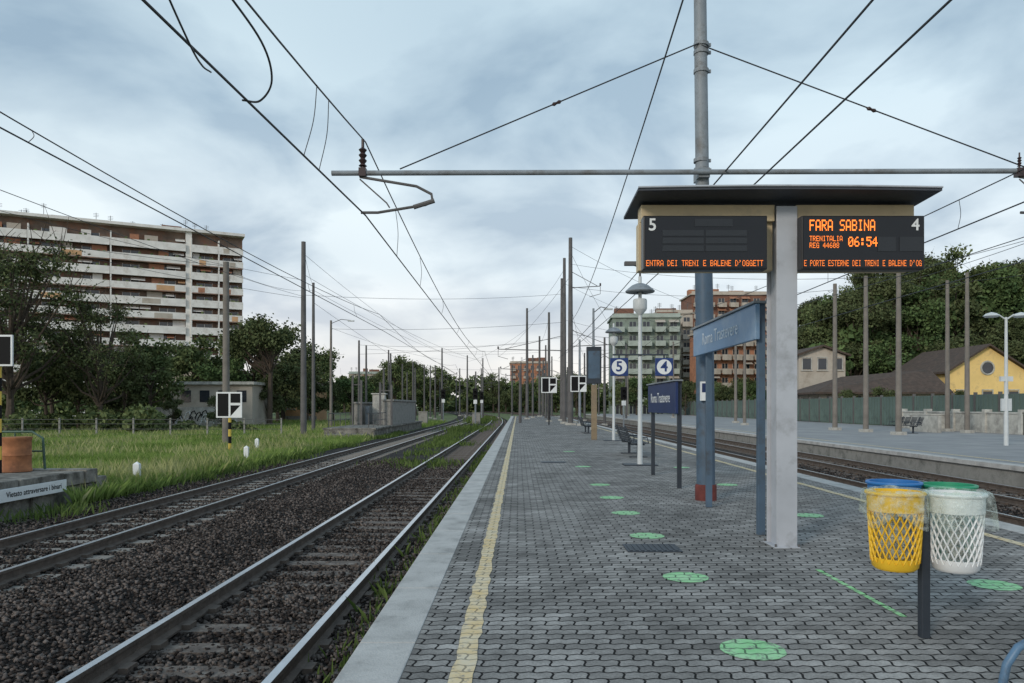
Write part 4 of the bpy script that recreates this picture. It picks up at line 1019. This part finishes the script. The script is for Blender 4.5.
# ------------------------------------------------------------------ litter bins
def basket(e,cx,cy,zt,mrim,fill,name='litter_basket',bag=True):
    h=.5; n=22; R=9
    root=bpy.data.objects.new(name,None); root.location=(cx,cy,zt); root.parent=e; link(root)
    vs=[];fs=[]
    for k in range(R):
        z_=-h*.92+(h*.74)*k/(R-1); r=.148+.022*(k/(R-1))
        for j in range(n):
            a=2*math.pi*(j+.5*(k%2))/n; vs.append((r*math.cos(a),r*math.sin(a),z_))
    for k in range(1,R-1):
        o=k%2
        for j in range(n):
            l=k*n+j; r_=k*n+(j+1)%n; mid=(j+(1 if o else 0))%n
            fs.append((l,(k-1)*n+mid,r_,(k+1)*n+mid))
    b=MB().add(vs,fs); g=b.make('lattice_body',[mrim],root)
    wf=g.modifiers.new('wire','WIREFRAME'); wf.thickness=.016; wf.use_even_offset=False
    b=MB(); b.lathe([(.163,-.11),(.176,-.108),(.179,-.0),(.19,.004),(.194,.014),(.19,.024),(.168,.024),(.163,-.11)],n=32); b.make('rim',[mrim],root,smooth=True)
    b=MB(); b.lathe([(0,-h-.01),(.125,-h-.01),(.146,-h+.01),(.155,-h+.075),(.146,-h+.075),(.138,-h+.01),(0,-h+.008)],n=32)
    b.make('base',[mrim],root,smooth=True)
    if bag:
        vs=[];prof=[(.09,-h+.03),(.12,-h+.08),(.138,-.35),(.145,-.2),(.155,-.05),(.178,.04),(.198,.036),(.206,.0),(.210,-.06),(.210,-.12),(.205,-.17)]
        m=48; rs=random.Random(int(abs(cx)*1000)%97)
        ph=[rs.uniform(0,6) for _ in range(4)]
        for i,(r,z_) in enumerate(prof):
            amp=.004 if i<5 else .003+.0045*(i-4)
            for j in range(m):
                a=2*math.pi*j/m; w=math.sin(a*5+ph[0])+.7*math.sin(a*11+ph[1]+i*.4)+.5*math.sin(a*3+ph[2])
                rr=r+amp*w*.8; rr=min(rr,r) if i<5 else max(rr,.198 if i>6 else rr); vs.append((rr*math.cos(a),rr*math.sin(a),z_+(0 if i<6 else amp*.8*math.sin(a*4+ph[3])*(1+(i>8)))))
        fs=[(i*m+j,i*m+(j+1)%m,(i+1)*m+(j+1)%m,(i+1)*m+j) for i in range(len(prof)-1) for j in range(m)]
        MB().add(vs,fs).make('plastic_bag',[m_bag],root,smooth=True)
    if fill:
        b=MB(); rs=random.Random(5)
        for _ in range(30):
            r=rs.uniform(0,.085); a=rs.uniform(0,6.28); z_=rs.uniform(-h+.08,-h+fill); s=rs.uniform(.025,.05)
            c=Vector((r*math.cos(a),r*math.sin(a),z_)); vv=[c+Vector((rs.uniform(-1,1),rs.uniform(-1,1),rs.uniform(-1,1)))*s for _ in range(5)]
            b.add(vv,[(0,1,2),(0,2,3),(1,2,4),(0,3,4),(1,3,4)])
        b.make('litter',[m_paper],root)
    return root
e=empty('litter_bin_stand',(2.81,5.12,0),'four coloured lattice litter baskets with plastic bags on one post','litter bin')
b=MB(); b.box(-.03,.03,-.03,.03,-.01,.99); b.make('post',[m_dkpost],e,bevel=.006)
b=MB(); b.box(-.05,-.031,-.012,.012,.86,.9); b.box(.031,.05,-.012,.012,.86,.9); b.box(-.012,.012,.031,.1,.86,.9); b.make('bracket',[m_dkpost],e)
basket(e,-.215,-.03,.99,m_yelp,.25); basket(e,.2,-.03,.98,m_whp,.35)
basket(e,-.03,.35,1.02,m_blp,.2,bag=False); basket(e,.36,.33,1.0,m_grp,.2,bag=False)

b=MB(); pts=[(2.585,3.95,0.0),(2.585,3.95,.1),(2.61,3.95,.22),(2.67,3.95,.31),(2.78,3.95,.37),(2.95,3.95,.4),(3.4,3.95,.4),(3.4,3.95,0)]
b.tube(pts,.022,12); tag(b.make('handrail',[m_railblue],smooth=True),'bent blue grey tubular guard rail beside the paving','railing')
